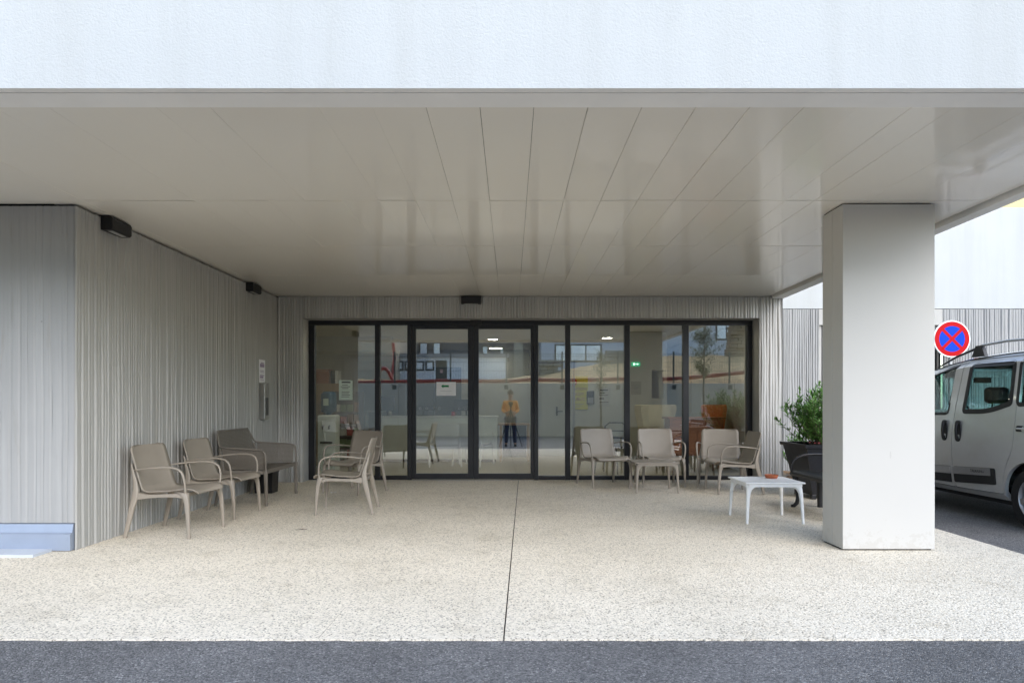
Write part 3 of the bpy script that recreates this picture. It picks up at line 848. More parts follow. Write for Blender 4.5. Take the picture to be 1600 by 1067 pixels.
def shrub(name, label, loc, h, rad, nst, nleaf, mat, z0, seed, l=(.07,.12), cat='shrub', wd=.023, flowers=False):
    t = thing(name, label, cat, loc); r = random.Random(seed)
    fo = MB(); st = MB(); fl = MB()
    for s in range(nst):
        a = r.uniform(0, 2*PI); q = r.random()**.6; tip = Vector((math.cos(a)*rad*q, math.sin(a)*rad*q, z0 + h*r.uniform(.55,1.0)*(1-.30*q)))
        base = Vector((math.cos(a)*.10*q, math.sin(a)*.10*q, z0-.03)); mid = (base+tip)/2 + Vector((math.cos(a)*rad*.16, math.sin(a)*rad*.16, h*.06))
        pts = [base*(1-u)**2 + mid*2*u*(1-u) + tip*u*u for u in [i/8 for i in range(9)]]
        st.tube(pts, [.006*(1-.7*i/8) for i in range(9)], 5)
        for k in range(nleaf):
            u = r.uniform(.18, 1.0); p = base*(1-u)**2 + mid*2*u*(1-u) + tip*u*u
            ax = (pts[-1]-pts[4]).normalized(); an = r.uniform(0, 2*PI)
            d = Vector((math.cos(an), math.sin(an), r.uniform(-.1,.8))) + ax*r.uniform(.3,1.1)
            leaf(fo, p, d, r.uniform(*l), wd*r.uniform(.8,1.25), r.uniform(-.05,.45))
    if flowers:
        for k in range(46):
            c = Vector((r.uniform(-.34,.30), r.uniform(-.36,-.05), z0+r.uniform(.0,.085)))
            for j in range(5):
                an = j*2*PI/5 + r.random(); u = Vector((math.cos(an), math.sin(an), r.uniform(.2,.9)))*.016; v = Vector((-math.sin(an), math.cos(an), 0))*.010
                fl.add([c, c+u*.6+v, c+u, c+u*.6-v], [(0,1,2,3)])
    st.build('stem', STEM, t); fo.build('foliage', mat, t, recalc=False)
    if flowers: fl.build('flower', plain('pink_petals', (.50,.11,.12), .6, var=.2), t, recalc=False)
    return t
shrub('shrub', 'bushy green oleander growing in the black planter, with a few pink flowers', (4.02,8.80,.62), .92, .58, 92, 46, LEAF, 0, 8, flowers=True)
shrub('shrub', 'low green bush in the soil bed behind the black planter', (4.75,10.95,0), .95, .45, 40, 40, LEAF, 0, 9)

# ------------------------------------------------------------------ no-stopping sign
t = thing('road_sign', 'round blue and red no stopping sign on a pole behind the silver car', 'sign', (7.72,11.95,-.07))
sc_z = 2.395; rr = .325
mb = MB(); mb.lathe([(0,.012),(rr,.012),(rr,-.004),(rr-.004,-.008),(0,-.008)], (0,0,sc_z), 48, axis='y', smooth=False); mb.build('sign_plate', WHITES, t)
mb = MB(); mb.lathe([(rr-.022,-.0105),(.225,-.0105)], (0,0,sc_z), 48, axis='y'); 
for a, dy in ((45, 0), (-45, -.0008)):
    M = Matrix.Translation((0,dy,sc_z)) @ Matrix.Rotation(R(a), 4, 'Y'); mb.box((-.228,-.0125,-.026),(.228,-.0112,.026), 0, M)
mb.build('red_ring', REDS, t)
mb = MB(); mb.lathe([(.229,-.0095),(0,-.0095)], (0,0,sc_z), 48, axis='y'); mb.build('blue_disc', BLUES, t)
mb = MB(); mb.tube([(0,.045,0),(0,.045,sc_z+.3)], .03, 14); mb.box((-.03,.012,sc_z-.2),(.03,.02,sc_z-.16)); mb.box((-.03,.012,sc_z+.16),(.03,.02,sc_z+.2)); mb.build('pole', GALV, t)

# bits lying on the paving
t = thing('twig', 'dark thin twig lying on the paving in front of the left chairs', 'twig', (-1.99,6.47,.004), R(12))
mb = MB(); mb.tube([(-.045,0,0),(0,.006,.002),(.035,-.003,.001),(.06,.008,.003)], [.002,.003,.003,.0015], 6); mb.tube([(0,.006,.002),(.02,.03,.004)], [.003,.0015], 5); mb.build('stem', STEM, t)
t = thing('paper_scrap', 'small crumpled white paper scrap on the paving near the glass', 'paper', (-2.38,9.15,.002), R(25))
mb = MB(); mb.add([(-.035,-.02,0),(0,-.025,.012),(.04,-.015,.002),(.035,.02,.010),(0,.015,.001),(-.03,.025,.012)], [(0,1,4,5),(1,2,3,4)]); mb.build('sheet', PAPER, t, recalc=False)
# ------------------------------------------------------------------ parked car (rear nearest, left side towards the terrace)
CAR = thing('parked_car', 'silver grey compact people carrier with roof rails parked beyond the column', 'car', (5.98, 6.10, -.072), 0)
# local: x lateral (left side negative), y from tail (0) to nose (3.96), z above ground
def lerp(a, b, t): return a + (b-a)*t
def curve(tab, y):
    for (y0, v0), (y1, v1) in zip(tab, tab[1:]):
        if y <= y1:
            t = (y-y0)/(y1-y0); t = min(max(t, 0), 1); return lerp(v0, v1, t)
    return tab[-1][1]
def scurve(tab, y, w=.10):
    return (curve(tab, y-w) + 2*curve(tab, y) + curve(tab, y+w))/4
TOP = [(0,.86),(.03,1.15),(.10,1.60),(.22,1.79),(.6,1.845),(1.1,1.85),(1.7,1.83),(2.2,1.775),(2.5,1.715),(2.75,1.60),(3.05,1.345),(3.28,1.14),(3.5,1.06),(3.72,.97),(3.86,.84),(3.96,.60)]
BOT = [(0,.36),(.15,.26),(.6,.235),(3.3,.225),(3.7,.24),(3.96,.32)]
WID = [(0,.70),(.06,.775),(.2,.815),(.6,.838),(3.0,.838),(3.4,.82),(3.7,.74),(3.88,.60),(3.96,.42)]
def ring(y, off=0.0):
    top = scurve(TOP, y, .05)-off; bot = scurve(BOT, y)+off; wd = scurve(WID, y, .05)-off
    belt = min(1.06, top-.06)
    pts = []
    # lower side, slight barrel with a waist line, then tumblehome up to the roof
    low = [(0,bot),(.72,bot),(.90,bot+.02),(.962,bot+.08),(.985,lerp(bot,belt,.30)),(1.0,lerp(bot,belt,.55)),(.998,lerp(bot,belt,.75)),(.985,lerp(bot,belt,.93)),(.972,belt)]
    for a, z in low: pts.append((a*wd, z))
    ch = max(top-belt, .05)
    full = min(1, ch/.5)
    lean = .075*ch/.75
    for t in (.12,.3,.5,.7,.82): pts.append((.972*wd - lean*t - .012*t*t*full, belt+ch*t))
    for t, a in ((.89,.94),(.94,.89),(.975,.80),(.992,.62),(1.0,.32)):
        xx = (.972*wd - lean - .012*full)*a
        pts.append((xx, belt+ch*t))
    pts.append((0, top+.008*full))
    right = [(x, y, z) for x, z in pts]; left = [(-x, y, z) for x, z in pts[1:-1]][::-1]
    return right + left
def stations(a, b, n): return [a+(b-a)*i/n for i in range(n+1)]
def solid(y0, y1, n, off):
    mb = MB(); mb.loft([ring(y, off) for y in stations(y0, y1, n)], smooth=True)
    return mb
def temp(mb): return mb.build('tmp', PAINT)
body = temp(solid(0, 3.96, 66, 0.0))
def boolean(o, cutter, op='DIFFERENCE', keep=False):
    m = o.modifiers.new('b', 'BOOLEAN'); m.operation = op; m.object = cutter; m.solver = 'EXACT'
    me = eval_mesh(o); o.modifiers.clear(); old = o.data; o.data = me
    if not keep: kill(cutter)
cav = solid(.10, 3.05, 50, .035)
boolean(body, temp(cav))
def prism_x(poly, x0, x1):
    mb = MB(); mb.prism(poly, lambda u, v, d: (d, u, v), x0, x1); return temp(mb)
def rnd(poly, r, n=4):
    """round the corners of a (u,v) polygon"""
    out = []; N_ = len(poly)
    for i in range(N_):
        p = Vector(poly[i]); a = Vector(poly[i-1]); b = Vector(poly[(i+1) % N_])
        ri = r[i] if isinstance(r, (list, tuple)) else r
        da = (a-p); db = (b-p); ra = min(ri, da.length*.45); rb = min(ri, db.length*.45)
        s = p+da.normalized()*ra; e = p+db.normalized()*rb
        for k in range(n+1):
            t = k/n; q = s*(1-t)**2 + p*2*t*(1-t) + e*t*t; out.append((q.x, q.y))
    return out
def shrink(poly, d):
    c = Vector((sum(p[0] for p in poly)/len(poly), sum(p[1] for p in poly)/len(poly))); out = []
    n = len(poly)
    for i in range(n):
        a = Vector(poly[i-1]); p = Vector(poly[i]); b = Vector(poly[(i+1) % n])
        t = (b-a).normalized(); nr = Vector((-t.y, t.x))
        if nr.dot(c-p) < 0: nr = -nr
        q = p + nr*d; out.append((q.x, q.y))
    return out
# outlines in (y,z): windows and doors
WIN_S = rnd([(.97,1.26),(1.30,1.172),(1.72,1.165),(1.66,1.715),(.97,1.712)], [.03,.15,.05,.07,.05])
WIN_F = rnd([(1.975,1.145),(2.86,1.13),(3.04,1.15),(2.72,1.46),(2.35,1.61),(1.915,1.725)], [.06,.05,.04,.12,.12,.04])
WIN_Q = rnd([(.24,1.30),(.88,1.265),(.885,1.712),(.33,1.70)], [.06,.04,.05,.07])
DOOR_S = rnd([(.90,1.765),(.90,.80),(1.04,.56),(1.055,.325),(1.83,.305),(1.868,.75),(1.858,1.15),(1.77,1.765)], [.03,.10,.16,.03,.03,.3,.2,.03])
DOOR_F = rnd([(1.785,1.745),(1.868,1.15),(1.878,.75),(1.84,.305),(2.66,.315),(2.86,.55),(2.90,.80),(2.98,1.06),(2.60,1.53),(2.3,1.665)], [.03,.2,.3,.03,.06,.1,.1,.08,.12,.1])
WR, WY = .315, (.67, 3.18)
for y in WY:
    mb = MB(); mb.lathe([(0,-1),(WR+.055,-1),(WR+.055,1),(0,1)], (0,y,WR), 40, axis='x', smooth=False)
    # only the outer 22 cm of each side
    for s in (-1, 1):
        c = MB(); a, b = (-1,-.58) if s < 0 else (.58,1)
        c.lathe([(0,a),(WR+.055,a),(WR+.055,b),(0,b)], (0,y,WR), 40, axis='x', smooth=False)
        boolean(body, temp(c))
for wpoly in (WIN_S, WIN_F, WIN_Q): boolean(body, prism_x(wpoly, -1.2, 1.2))
# windscreen and rear window
def prism_y(poly, y0, y1):
    mb = MB(); mb.prism(poly, lambda u, v, d: (u, d, v), y0, y1); return temp(mb)
c = MB()
quad = [(-.69,1.19),(.69,1.19),(.57,1.70),(-.57,1.70)]
c.prism(rnd(quad, .08), lambda u, v, d: (u, 2.52 + (1.71-v)*1.15 + d, v), -.50, .6)
boolean(body, temp(c))
boolean(body, prism_y(rnd([(-.58,1.12),(.58,1.12),(.52,1.66),(-.52,1.66)], .08), -.3, .35))
# doors cut out of the shell so that each has a real gap around it (left side)
doors = []
for nm, poly in (('sliding_door', DOOR_S), ('front_door', DOOR_F)):
    d = bpy.data.objects.new('tmp', body.data.copy()); COL.objects.link(d)
    boolean(d, prism_x(poly, -1.2, -.55), 'INTERSECT')
    boolean(body, prism_x(shrink(poly, -.007), -1.2, -.55))
    doors.append((nm, d))
def finish(o, name, parent, mat=PAINT):
    o.name = name; o.data.name = name; o.data.materials.clear(); o.data.materials.append(mat); o.parent = parent
    me = o.data
    for p in me.polygons: p.use_smooth = True
    at = None
    bm = bmesh.new(); bm.from_mesh(me)
    for e in bm.edges: e.smooth = not (len(e.link_faces) == 2 and e.calc_face_angle(0) > R(32)) 
    bm.to_mesh(me); bm.free()
    me.materials.append(BLKPL)
    for p in me.polygons:
        c_ = p.center; r_ = Vector((c_.x, 0, c_.z-1.0))
        if .13 < c_.y < 3.0 and abs(p.normal.y) < .85 and r_.length > .05 and r_.normalized().dot(p.normal) < .12: p.material_index = 1
    me.update()
    return o
body = finish(body, 'body', CAR)
dobj = {nm: finish(d, nm, CAR) for nm, d in doors}
def side_x(y, z):
    """x of the left flank"""
    r = ring(y); half = r[:len(r)//2+1]
    for (x0, _, z0), (x1, _, z1) in zip(half[1:], half[2:]):
        if z0 <= z <= z1 or (z1 <= z <= z0): return -(x0 + (x1-x0)*((z-z0)/(z1-z0) if z1 != z0 else 0))
    return -half[8][0]
# glass panes just inside the skin, both sides
def pane(poly, side, name, parent, off=.012, mat=CARGL, grow=.012):
    mb = MB(); pl_ = shrink(poly, -grow)
    P = [(u, v) for u, v in pl_]
    tr = tessellate_polygon([[Vector((u, v, 0)) for u, v in P]])
    a = [(side*(-side_x(u, v)-off), u, v) for u, v in P]; b = [(side*(-side_x(u, v)-off-.005), u, v) for u, v in P]
    mb.add(a, [tuple(t_) for t_ in tr]); mb.add(b, [tuple(t_)[::-1] for t_ in tr]); n = len(P)
    mb.add(a+b, [(k, (k+1) % n, (k+1) % n+n, k+n) for k in range(n)])
    return mb.build(name, mat, parent)
pane(WIN_S, -1, 'window', dobj['sliding_door']); pane(WIN_F, -1, 'window', dobj['front_door']); pane(WIN_Q, -1, 'window', CAR)
for p_ in (WIN_S, WIN_F, WIN_Q): pane(p_, 1, 'window', CAR)
def y_top(z):
    lo, hi = 2.0, 3.4
    for _ in range(30):
        m_ = (lo+hi)/2
        if scurve(TOP, m_, .05) > z: lo = m_
        else: hi = m_
    return lo
c = MB(); rows = []
for k in range(11):
    z = 1.165 + (1.735-1.165)*k/10; hw = lerp(.72, .63, k/10); y = y_top(z+.012)
    rows.append([(hw*(-1+2*i/12), y - .05*abs(-1+2*i/12)**3, z) for i in range(13)] + [(hw*(1-2*i/12), y - .006 - .05*abs(1-2*i/12)**3, z-.002) for i in range(13)])
c.loft(rows, smooth=False); c.build('windscreen', CARGL, CAR)
c = MB(); c.prism(rnd([(-.60,1.10),(.60,1.10),(.54,1.68),(-.54,1.68)], .08), lambda u, v, d: (u, .075 + (v-1.1)*.13 + d, v), 0, .005); c.build('rear_window', CARGL, CAR)
# black window surrounds (left side): a band lying just proud of the skin
def band(outer, inner, name, parent, mat, off=.0025):
    mb = MB(); n = len(outer)
    a = [(side_x(u, v)-off, u, v) for u, v in outer]; b = [(side_x(u, v)-off, u, v) for u, v in inner]
    mb.add(a+b, [(k, (k+1) % n, (k+1) % n+n, k+n) for k in range(n)])
    return mb.build(name, mat, parent, recalc=False)
band(shrink(WIN_S, -.014), shrink(WIN_S, .040), 'window_seal', dobj['sliding_door'], BLKPL)
band(shrink(WIN_F, -.012), shrink(WIN_F, .016), 'window_seal', dobj['front_door'], BLKPL)
band(shrink(WIN_Q, -.03), shrink(WIN_Q, .012), 'window_seal', CAR, BLKPL)
# black pillar cover between the sliding window and the quarter window
def patch(poly, name, parent, mat, t=.006, off=.001, nsub=1):
    mb = MB()
    tr = tessellate_polygon([[Vector((u, v, 0)) for u, v in poly]]); n = len(poly)
    a = [(side_x(u, v)-off-t, u, v) for u, v in poly]; b = [(side_x(u, v)-off+.004, u, v) for u, v in poly]
    mb.add(a, [tuple(q) for q in tr]); mb.add(a+b, [(k, (k+1) % n, (k+1) % n+n, k+n) for k in range(n)])
    return mb.build(name, mat, parent)
# side mouldings: black band with a silver strip
def strip_poly(ya, yb, za0, za1, zb0, zb1, n=10):
    lo = [(lerp(ya,yb,i/n), lerp(za0,zb0,i/n)) for i in range(n+1)]; hi = [(lerp(ya,yb,i/n), lerp(za1,zb1,i/n)) for i in range(n+1)]
    return lo + hi[::-1]
patch(rnd(strip_poly(1.155,1.835,.405,.580,.36,.545), .028, 3), 'moulding', dobj['sliding_door'], BLKPL, .010)
patch(strip_poly(1.22,1.838,.495,.575,.458,.542), 'silver_strip', dobj['sliding_door'], SILVER, .017)
patch(strip_poly(1.895,2.70,.352,.540,.33,.50), 'moulding', dobj['front_door'], BLKPL, .010)
patch(strip_poly(1.89,2.66,.455,.538,.42,.50), 'silver_strip', dobj['front_door'], SILVER, .017)
M = Matrix.Translation((side_x(1.42,.52)-.0185,1.42,.528)) @ Matrix.Rotation(R(-2.5), 4, 'X') @ Matrix.Rotation(R(-90), 4, 'Z') @ FRONT
text_mesh('TREKKING', .046, 'badge', BLKPL, dobj['sliding_door'], M, .0008)
# upright oval handles
def handle(yc, parent):
    mb = MB(); n = 24; hw, hh, zc = .056, .122, .955
    P = [(yc+hw*math.copysign(abs(math.cos(2*PI*k/n))**.6, math.cos(2*PI*k/n)), zc+hh*math.copysign(abs(math.sin(2*PI*k/n))**.7, math.sin(2*PI*k/n))) for k in range(n)]
    rings = []
    for s_, dx in ((1.0,.001),(1.0,-.010),(.82,-.014),(.72,-.004),(.0,-.002)):
        rings.append([(side_x(yc, zc)+dx, yc+(u-yc)*s_, zc+(v-zc)*s_) for u, v in P])
    mb.loft(rings, smooth=True, cap=False)
    mb.tube([(side_x(yc,zc)-.004,yc,zc-.09),(side_x(yc,zc)-.026,yc,zc-.06),(side_x(yc,zc)-.030,yc,zc),(side_x(yc,zc)-.026,yc,zc+.06),(side_x(yc,zc)-.004,yc,zc+.09)], .016, 8)
    return mb.build('handle', BLKPL, parent)
handle(1.755, dobj['sliding_door']); handle(2.00, dobj['front_door'])
patch(rnd(strip_poly(.10,.865,.985,1.045,.985,1.045), .02, 3), 'slide_rail', CAR, BLKPL, .004)
mb = MB(); mb.tube([(side_x(.14,1.015)-.006,.14,1.015),(side_x(.8,1.015)-.006,.85,1.015)], .010, 8); mb.build('rail_channel', PAINT, CAR)
# roof rails
for s in (-1, 1):
    mb = MB(); x = .655
    pts = [(s*x,.30,1.87),(s*x,.7,1.925),(s*x,1.2,1.94),(s*x,1.60,1.925)]
    mb.tube(pts, [.014,.019,.019,.018], 10, flat=.8); mb.build('roof_rail', SILVER, CAR)
    mb = MB()
    mb.tube([(s*x,1.60,1.922),(s*x,1.76,1.885),(s*x,2.05,1.825),(s*x*.985,2.42,1.715)], [.020,.018,.016,.010], 10, flat=.8)
    mb.loft([[(s*x-.02,y0,z0),(s*x+.02,y0,z0),(s*x+.02,y1,z0),(s*x-.02,y1,z0)] for y0, y1, z0 in ((1.54,1.76,1.80),(1.57,1.72,1.87),(1.60,1.69,1.925))])
    mb.build('rail_foot', BLKPL, CAR)
    mb = MB()
    mb.loft([[(s*x-.018,y0,z0),(s*x+.018,y0,z0),(s*x+.018,y1,z0),(s*x-.018,y1,z0)] for y0, y1, z0 in ((.22,.40,1.79),(.25,.37,1.84),(.28,.34,1.882))])
    mb.build('rail_foot', BLKPL, CAR)
# gutter line on the roof
for s in (-1, 1):
    mb = MB(); pts = []
    for y in stations(.2, 2.45, 24):
        r = ring(y); pts.append((s*r[15][0], y, r[15][2]+.002))
    mb.tube(pts, .006, 6); mb.build('roof_gutter', BLKPL, CAR)
# wheels
for yi, y in enumerate(WY):
    for s in (-1, 1):
        wx = s*.715
        tp = [(.205,-.085),(.285,-.092),(.305,-.080),(WR,-.055),(WR,.055),(.305,.080),(.285,.092),(.205,.085)]
        mb = MB(); mb.lathe(tp, (wx,y,WR), 40, axis='x'); wheel = mb.build('wheel', RUBBER, CAR)
        mb = MB()
        fx = wx + s*.080
        for rp in ([(.207,0),(.195,-s*.012),(.185,-s*.05),(.185,-s*.15)],): mb.lathe(rp, (fx,y,WR), 32, axis='x')
        mb.lathe([(.0,.004*s),(.05,.004*s),(.058,-.006*s)], (fx,y,WR), 20, axis='x')
        for k in range(6):
            M_ = Matrix.Translation((fx-s*.018,y,WR)) @ Matrix.Rotation(2*PI*k/6+.3, 4, 'X')
            mb.box((-.010,-.030,.045),(.012,.030,.196), 0, M_)
        mb.lathe([(.0,-.08*s),(.19,-.08*s)], (fx,y,WR), 24, mi=1, axis='x')
        mb.build('rim', [ALLOY, BLKPL], wheel)
# interior: seats with headrests, floor
mb = MB(); mb.box((-.66,.45,.36),(.66,2.95,.40)); mb.build('cabin_floor', RUBBER, CAR)
for yc, xs_ in ((2.02,(-.36,.36)),(1.12,(-.42,0,.42))):
    for x in xs_:
        mb = MB(); wd_ = .25 if yc > 1.5 else .20
        mb.bbox((x-wd_,yc-.05,.52),(x+wd_,yc+.45,.68), .05); 
        mb.loft([[(x-wd_*k,yc-.05-.15*q-.06,.62+q*.56),(x+wd_*k,yc-.05-.15*q-.06,.62+q*.56),(x+wd_*k,yc-.05-.15*q+.07,.62+q*.56),(x-wd_*k,yc-.05-.15*q+.07,.62+q*.56)] for q, k in ((0,1),(.5,1),(.9,.85),(1,.7))], smooth=False)
        mb.tube([(x-.05,yc-.21,1.16),(x-.05,yc-.23,1.30)], .008, 6); mb.tube([(x+.05,yc-.21,1.16),(x+.05,yc-.23,1.30)], .008, 6)
        n0 = len(mb.v)
        mb.bbox((x-.135,yc-.275,1.27),(x+.135,yc-.175,1.46), .045)
        mb.build('car_seat', BLKPL, CAR)
mb = MB(); mb.loft([[(-.66,y,z) for y, z in ((2.62,.75),(3.05,.75),(3.02,1.10),(2.80,1.16),(2.62,1.05))], [(.66,y,z) for y, z in ((2.62,.75),(3.05,.75),(3.02,1.10),(2.80,1.16),(2.62,1.05))]]); mb.build('dashboard', BLKPL, CAR)
mb = MB()
mb.tube([(-.36+.18*math.cos(2*PI*k/20),2.50-.07*math.sin(2*PI*k/20),1.08+.17*math.sin(2*PI*k/20)) for k in range(21)], .014, 6); mb.tube([(-.36,2.50,1.08),(-.36,2.7,.98)], .02, 6); mb.build('steering_wheel', BLKPL, CAR)
for s in (-1, 1):
    mb = MB(); mb.bbox((s*.42-.17,2.36,1.585),(s*.42+.17,2.39,1.70), .012); mb.build('sun_visor', plain('grey_visor', (.05,.05,.052), .8), CAR)
mb = MB(); mb.bbox((-.11,2.54,1.53),(.11,2.57,1.60), .012); mb.build('rear_view_mirror', BLKPL, CAR)
for s in (-1, 1):
    mb = MB(); mb.bbox((s*.97-.10,2.70,1.08),(s*.97+.10,2.80,1.28), .035); mb.tube([(s*.80,2.76,1.12),(s*.90,2.76,1.14)], .03, 8); mb.build('wing_mirror', BLKPL, CAR)
# tail: lamps, bumper, plate
for s in (-1, 1):
    mb = MB(); mb.bbox((s*.70-.075,-.012,.88),(s*.70+.075,.16,1.22), .02); mb.build('tail_lamp', REDS, CAR)
    mb = MB(); mb.bbox((s*.56-.13,3.48,.70),(s*.56+.13,3.80,.84), .05); mb.build('headlight', plain('lamp_glass', (.5,.52,.54), .1, .3), CAR)
mb = MB(); mb.bbox((-.79,-.06,.33),(.79,.14,.60), .05); mb.build('rear_bumper', BLKPL, CAR)
mb = MB(); mb.bbox((-.72,3.78,.30),(.72,4.0,.52), .05); mb.build('front_bumper', BLKPL, CAR)
mb = MB(); mb.box((-.26,-.012,.80),(.26,.05,.91)); mb.build('number_plate', WHITES, CAR)
mb = MB(); mb.box((-.70,.2,.20),(.70,3.7,.30)); mb.build('underbody', RUBBER, CAR)
# ------------------------------------------------------------------ reception hall behind the glass
def st(name, mb, mat): return tag(mb.build(name, mat), kind='structure')
mb = MB(); mb.box((-4.6,10.80,-.06),(4.1,20.2,-.004)); st('floor', mb, IFLOOR)
IZ = 2.60
mb = MB(); mb.box((-4.6,10.80,IZ),(4.1,20.2,IZ+.1)); mb.box((-4.6,10.80,2.5),(4.1,10.95,IZ)); st('interior_ceiling', mb, ICEIL)
mb = MB()
mb.box((-4.6,10.80,-.05),(-4.5,20.2,IZ)); mb.box((4.02,10.80,-.05),(4.1,20.2,IZ)); mb.box((-4.6,20.1,-.05),(4.1,20.2,IZ))
mb.box((.62,15.6,-.05),(3.05,15.75,IZ)); mb.box((-4.5,14.3,2.30),(-2.5,15.4,IZ-.001))
mb.box((-2.2,18.0,-.05),(.62,18.12,IZ)); mb.box((.5,15.76,-.05),(.62,18.0,IZ))
mb.box((-4.5,10.81,0),(-3.35,10.92,IZ))
st('interior_wall', mb, IWALL)
mb = MB()
mb.bbox((2.35,13.45,0),(2.78,13.9,IZ), .004); mb.bbox((2.78,13.47,0),(3.08,13.9,1.30), .004); mb.bbox((2.78,13.47,1.86),(3.08,13.9,IZ), .004); mb.bbox((3.02,13.46,1.30),(3.08,13.9,1.86), .004)
st('interior_pillar', mb, IWALL)
# door in the side partition
t = thing('interior_door', 'pale interior door with lever handle behind the narrow glass pane', 'door', (1.03,15.59,0))
mb = MB(); mb.bbox((-.36,-.035,0),(.38,0,2.10), .004); mb.build('leaf', plain('door_paint', (.46,.47,.43), .5, var=.03), t)
mb = MB(); mb.box((-.42,-.045,0),(-.37,0,2.15)); mb.box((.39,-.045,0),(.44,0,2.15)); mb.box((-.42,-.045,2.105),(.44,0,2.15)); mb.build('door_frame', GREY, t)
mb = MB(); mb.tube([(.0+.02,-.035,1.02),(.02,-.085,1.02),(.15,-.085,1.02)], .011, 8); mb.bbox((.0,-.045,.92),(.04,-.035,1.12), .004); mb.build('handle', BLKPL, t)
t = thing('back_door', 'dark grey double door in the back wall behind the reception desk', 'door', (-2.0,17.99,0))
mb = MB(); mb.bbox((-.75,-.04,0),(-.005,0,2.15), .004); mb.bbox((.005,-.04,0),(.70,0,2.15), .004); mb.build('leaf', plain('dark_door', (.10,.11,.115), .5, var=.05), t)
mb = MB(); mb.tube([(-.04,-.04,1.0),(-.04,-.08,1.0),(-.16,-.08,1.0)], .011, 8); mb.build('handle', STEEL, t)
# ceiling lights
def downlight(label, x, y, kind, big=1):
    t = thing('ceiling_light', label, 'lamp', (x, y, IZ), 0, 'lit ceiling lights of the hall')
    a = MB(); b = MB()
    if kind == 'round':
        a.lathe([(.125*big,0),(.125*big,-.010),(.105*big,-.012),(.105*big,-.004)], (0,0,0), 28); b.lathe([(.105*big,-.006),(0,-.006)], (0,0,0), 28)
    else:
        a.bbox((-.17,-.17,-.010),(.17,.17,0), .004); b.box((-.15,-.15,-.013),(.15,.15,-.0105))
    a.build('ring', WHITE, t); b.build('diffuser', LAMPS if kind == 'square' else LAMPW, t); return t
downlight('round lit ceiling light seen at the top of the right sliding door', -.39, 14.9, 'round')
downlight('square lit ceiling panel farther back above the right sliding door', -.38, 17.3, 'square')
downlight('round lit ceiling light in the pane to the right of the yellow poster', 2.06, 14.6, 'round')
downlight('added round ceiling light out of view, brightening the left of the hall', -2.6, 11.25, 'round', 1.0)  # unseen lamp added behind the frame head to brighten the hall
downlight('added round ceiling light out of view, brightening the seating corner on the right', 3.1, 11.25, 'round', 1.0)  # second added lamp, hidden by the frame head, fills the right side
downlight('added round ceiling light out of view, brightening the middle of the hall', .2, 11.25, 'round', 1.0)  # third added lamp just inside the glass, out of view
# reception counter and side desk
t = thing('reception_counter', 'long white reception counter behind the sliding doors', 'counter', (-1.46,13.95,0))
mb = MB(); mb.bbox((-1.18,0,.06),(1.18,.03,.90), .004); mb.bbox((-1.18,.03,.06),(-1.14,.62,.90), .004); mb.bbox((1.14,.03,.06),(1.18,.62,.90), .004); mb.build('front_panel', DESKW, t)
mb = MB(); mb.bbox((-1.20,-.015,.902),(1.20,.65,.94), .004); mb.build('countertop', WHITE, t)
mb = MB(); mb.box((-1.16,.03,0),(1.16,.05,.058)); mb.build('kick_plate', BLKPL, t)
t = thing('side_desk', 'open desk with pale wooden legs to the right of the white counter', 'desk', (.03,14.0,0))
mb = MB(); mb.bbox((-.29,0,.75),(.36,.75,.78), .004); mb.build('desktop', WOODL, t)
for x in (-.26, .31):
    for y in (.01, .69):
        mb = MB(); mb.box((x,y,0),(x+.05,y+.05,.749)); mb.build('leg', WOODL, t)
mb = MB(); mb.box((-.2,.55,.05),(.3,.57,.74)); mb.build('back_panel', BLKPL, t)
def monitor(label, x, y, w_, h_, rz=180, z=.94):
    t = thing('computer_screen', label, 'screen', (x, y, z), R(rz))
    mb = MB(); mb.bbox((-w_/2,-.02,.10),(w_/2,.02,.10+h_), .006); mb.build('housing', plain('dark_blue_plastic', (.035,.04,.055), .45), t)
    mb = MB(); mb.bbox((-.02,-.04,.0),(.02,-.015,.2), .005); mb.bbox((-.10,-.09,0),(.10,.05,.012), .004); mb.build('stand', BLKPL, t)
monitor('dark computer screen at the left end of the white counter', -2.58, 14.25, .32, .30)
monitor('wide dark screen on the counter behind the left sliding door', -1.84, 14.3, .46, .12, 172)
monitor('dark computer screen on the counter at the join of the sliding doors', -.93, 14.3, .52, .24)
t = thing('mug', 'small red mug on the white counter left of a screen', 'mug', (-1.20,14.2,.94))
mb = MB(); mb.lathe([(0,0),(.035,0),(.038,.085),(.034,.085),(.03,.01),(0,.01)], (0,0,0), 16); mb.build('cup', REDS, t); mb = MB(); mb.tube([(.036,0,.02),(.06,0,.03),(.06,0,.06),(.037,0,.07)], .006, 6); mb.build('handle', REDS, t)
make_chair('white resin chair drawn up to the reception counter', (-1.27,13.15,0), R(8), WHITE, False, 'white visitor chairs', 'visitor_chair')
make_chair('white resin chair at the far right of the counter front', (-.72,13.2,0), R(-24), WHITE, True, 'white visitor chairs', 'visitor_chair')
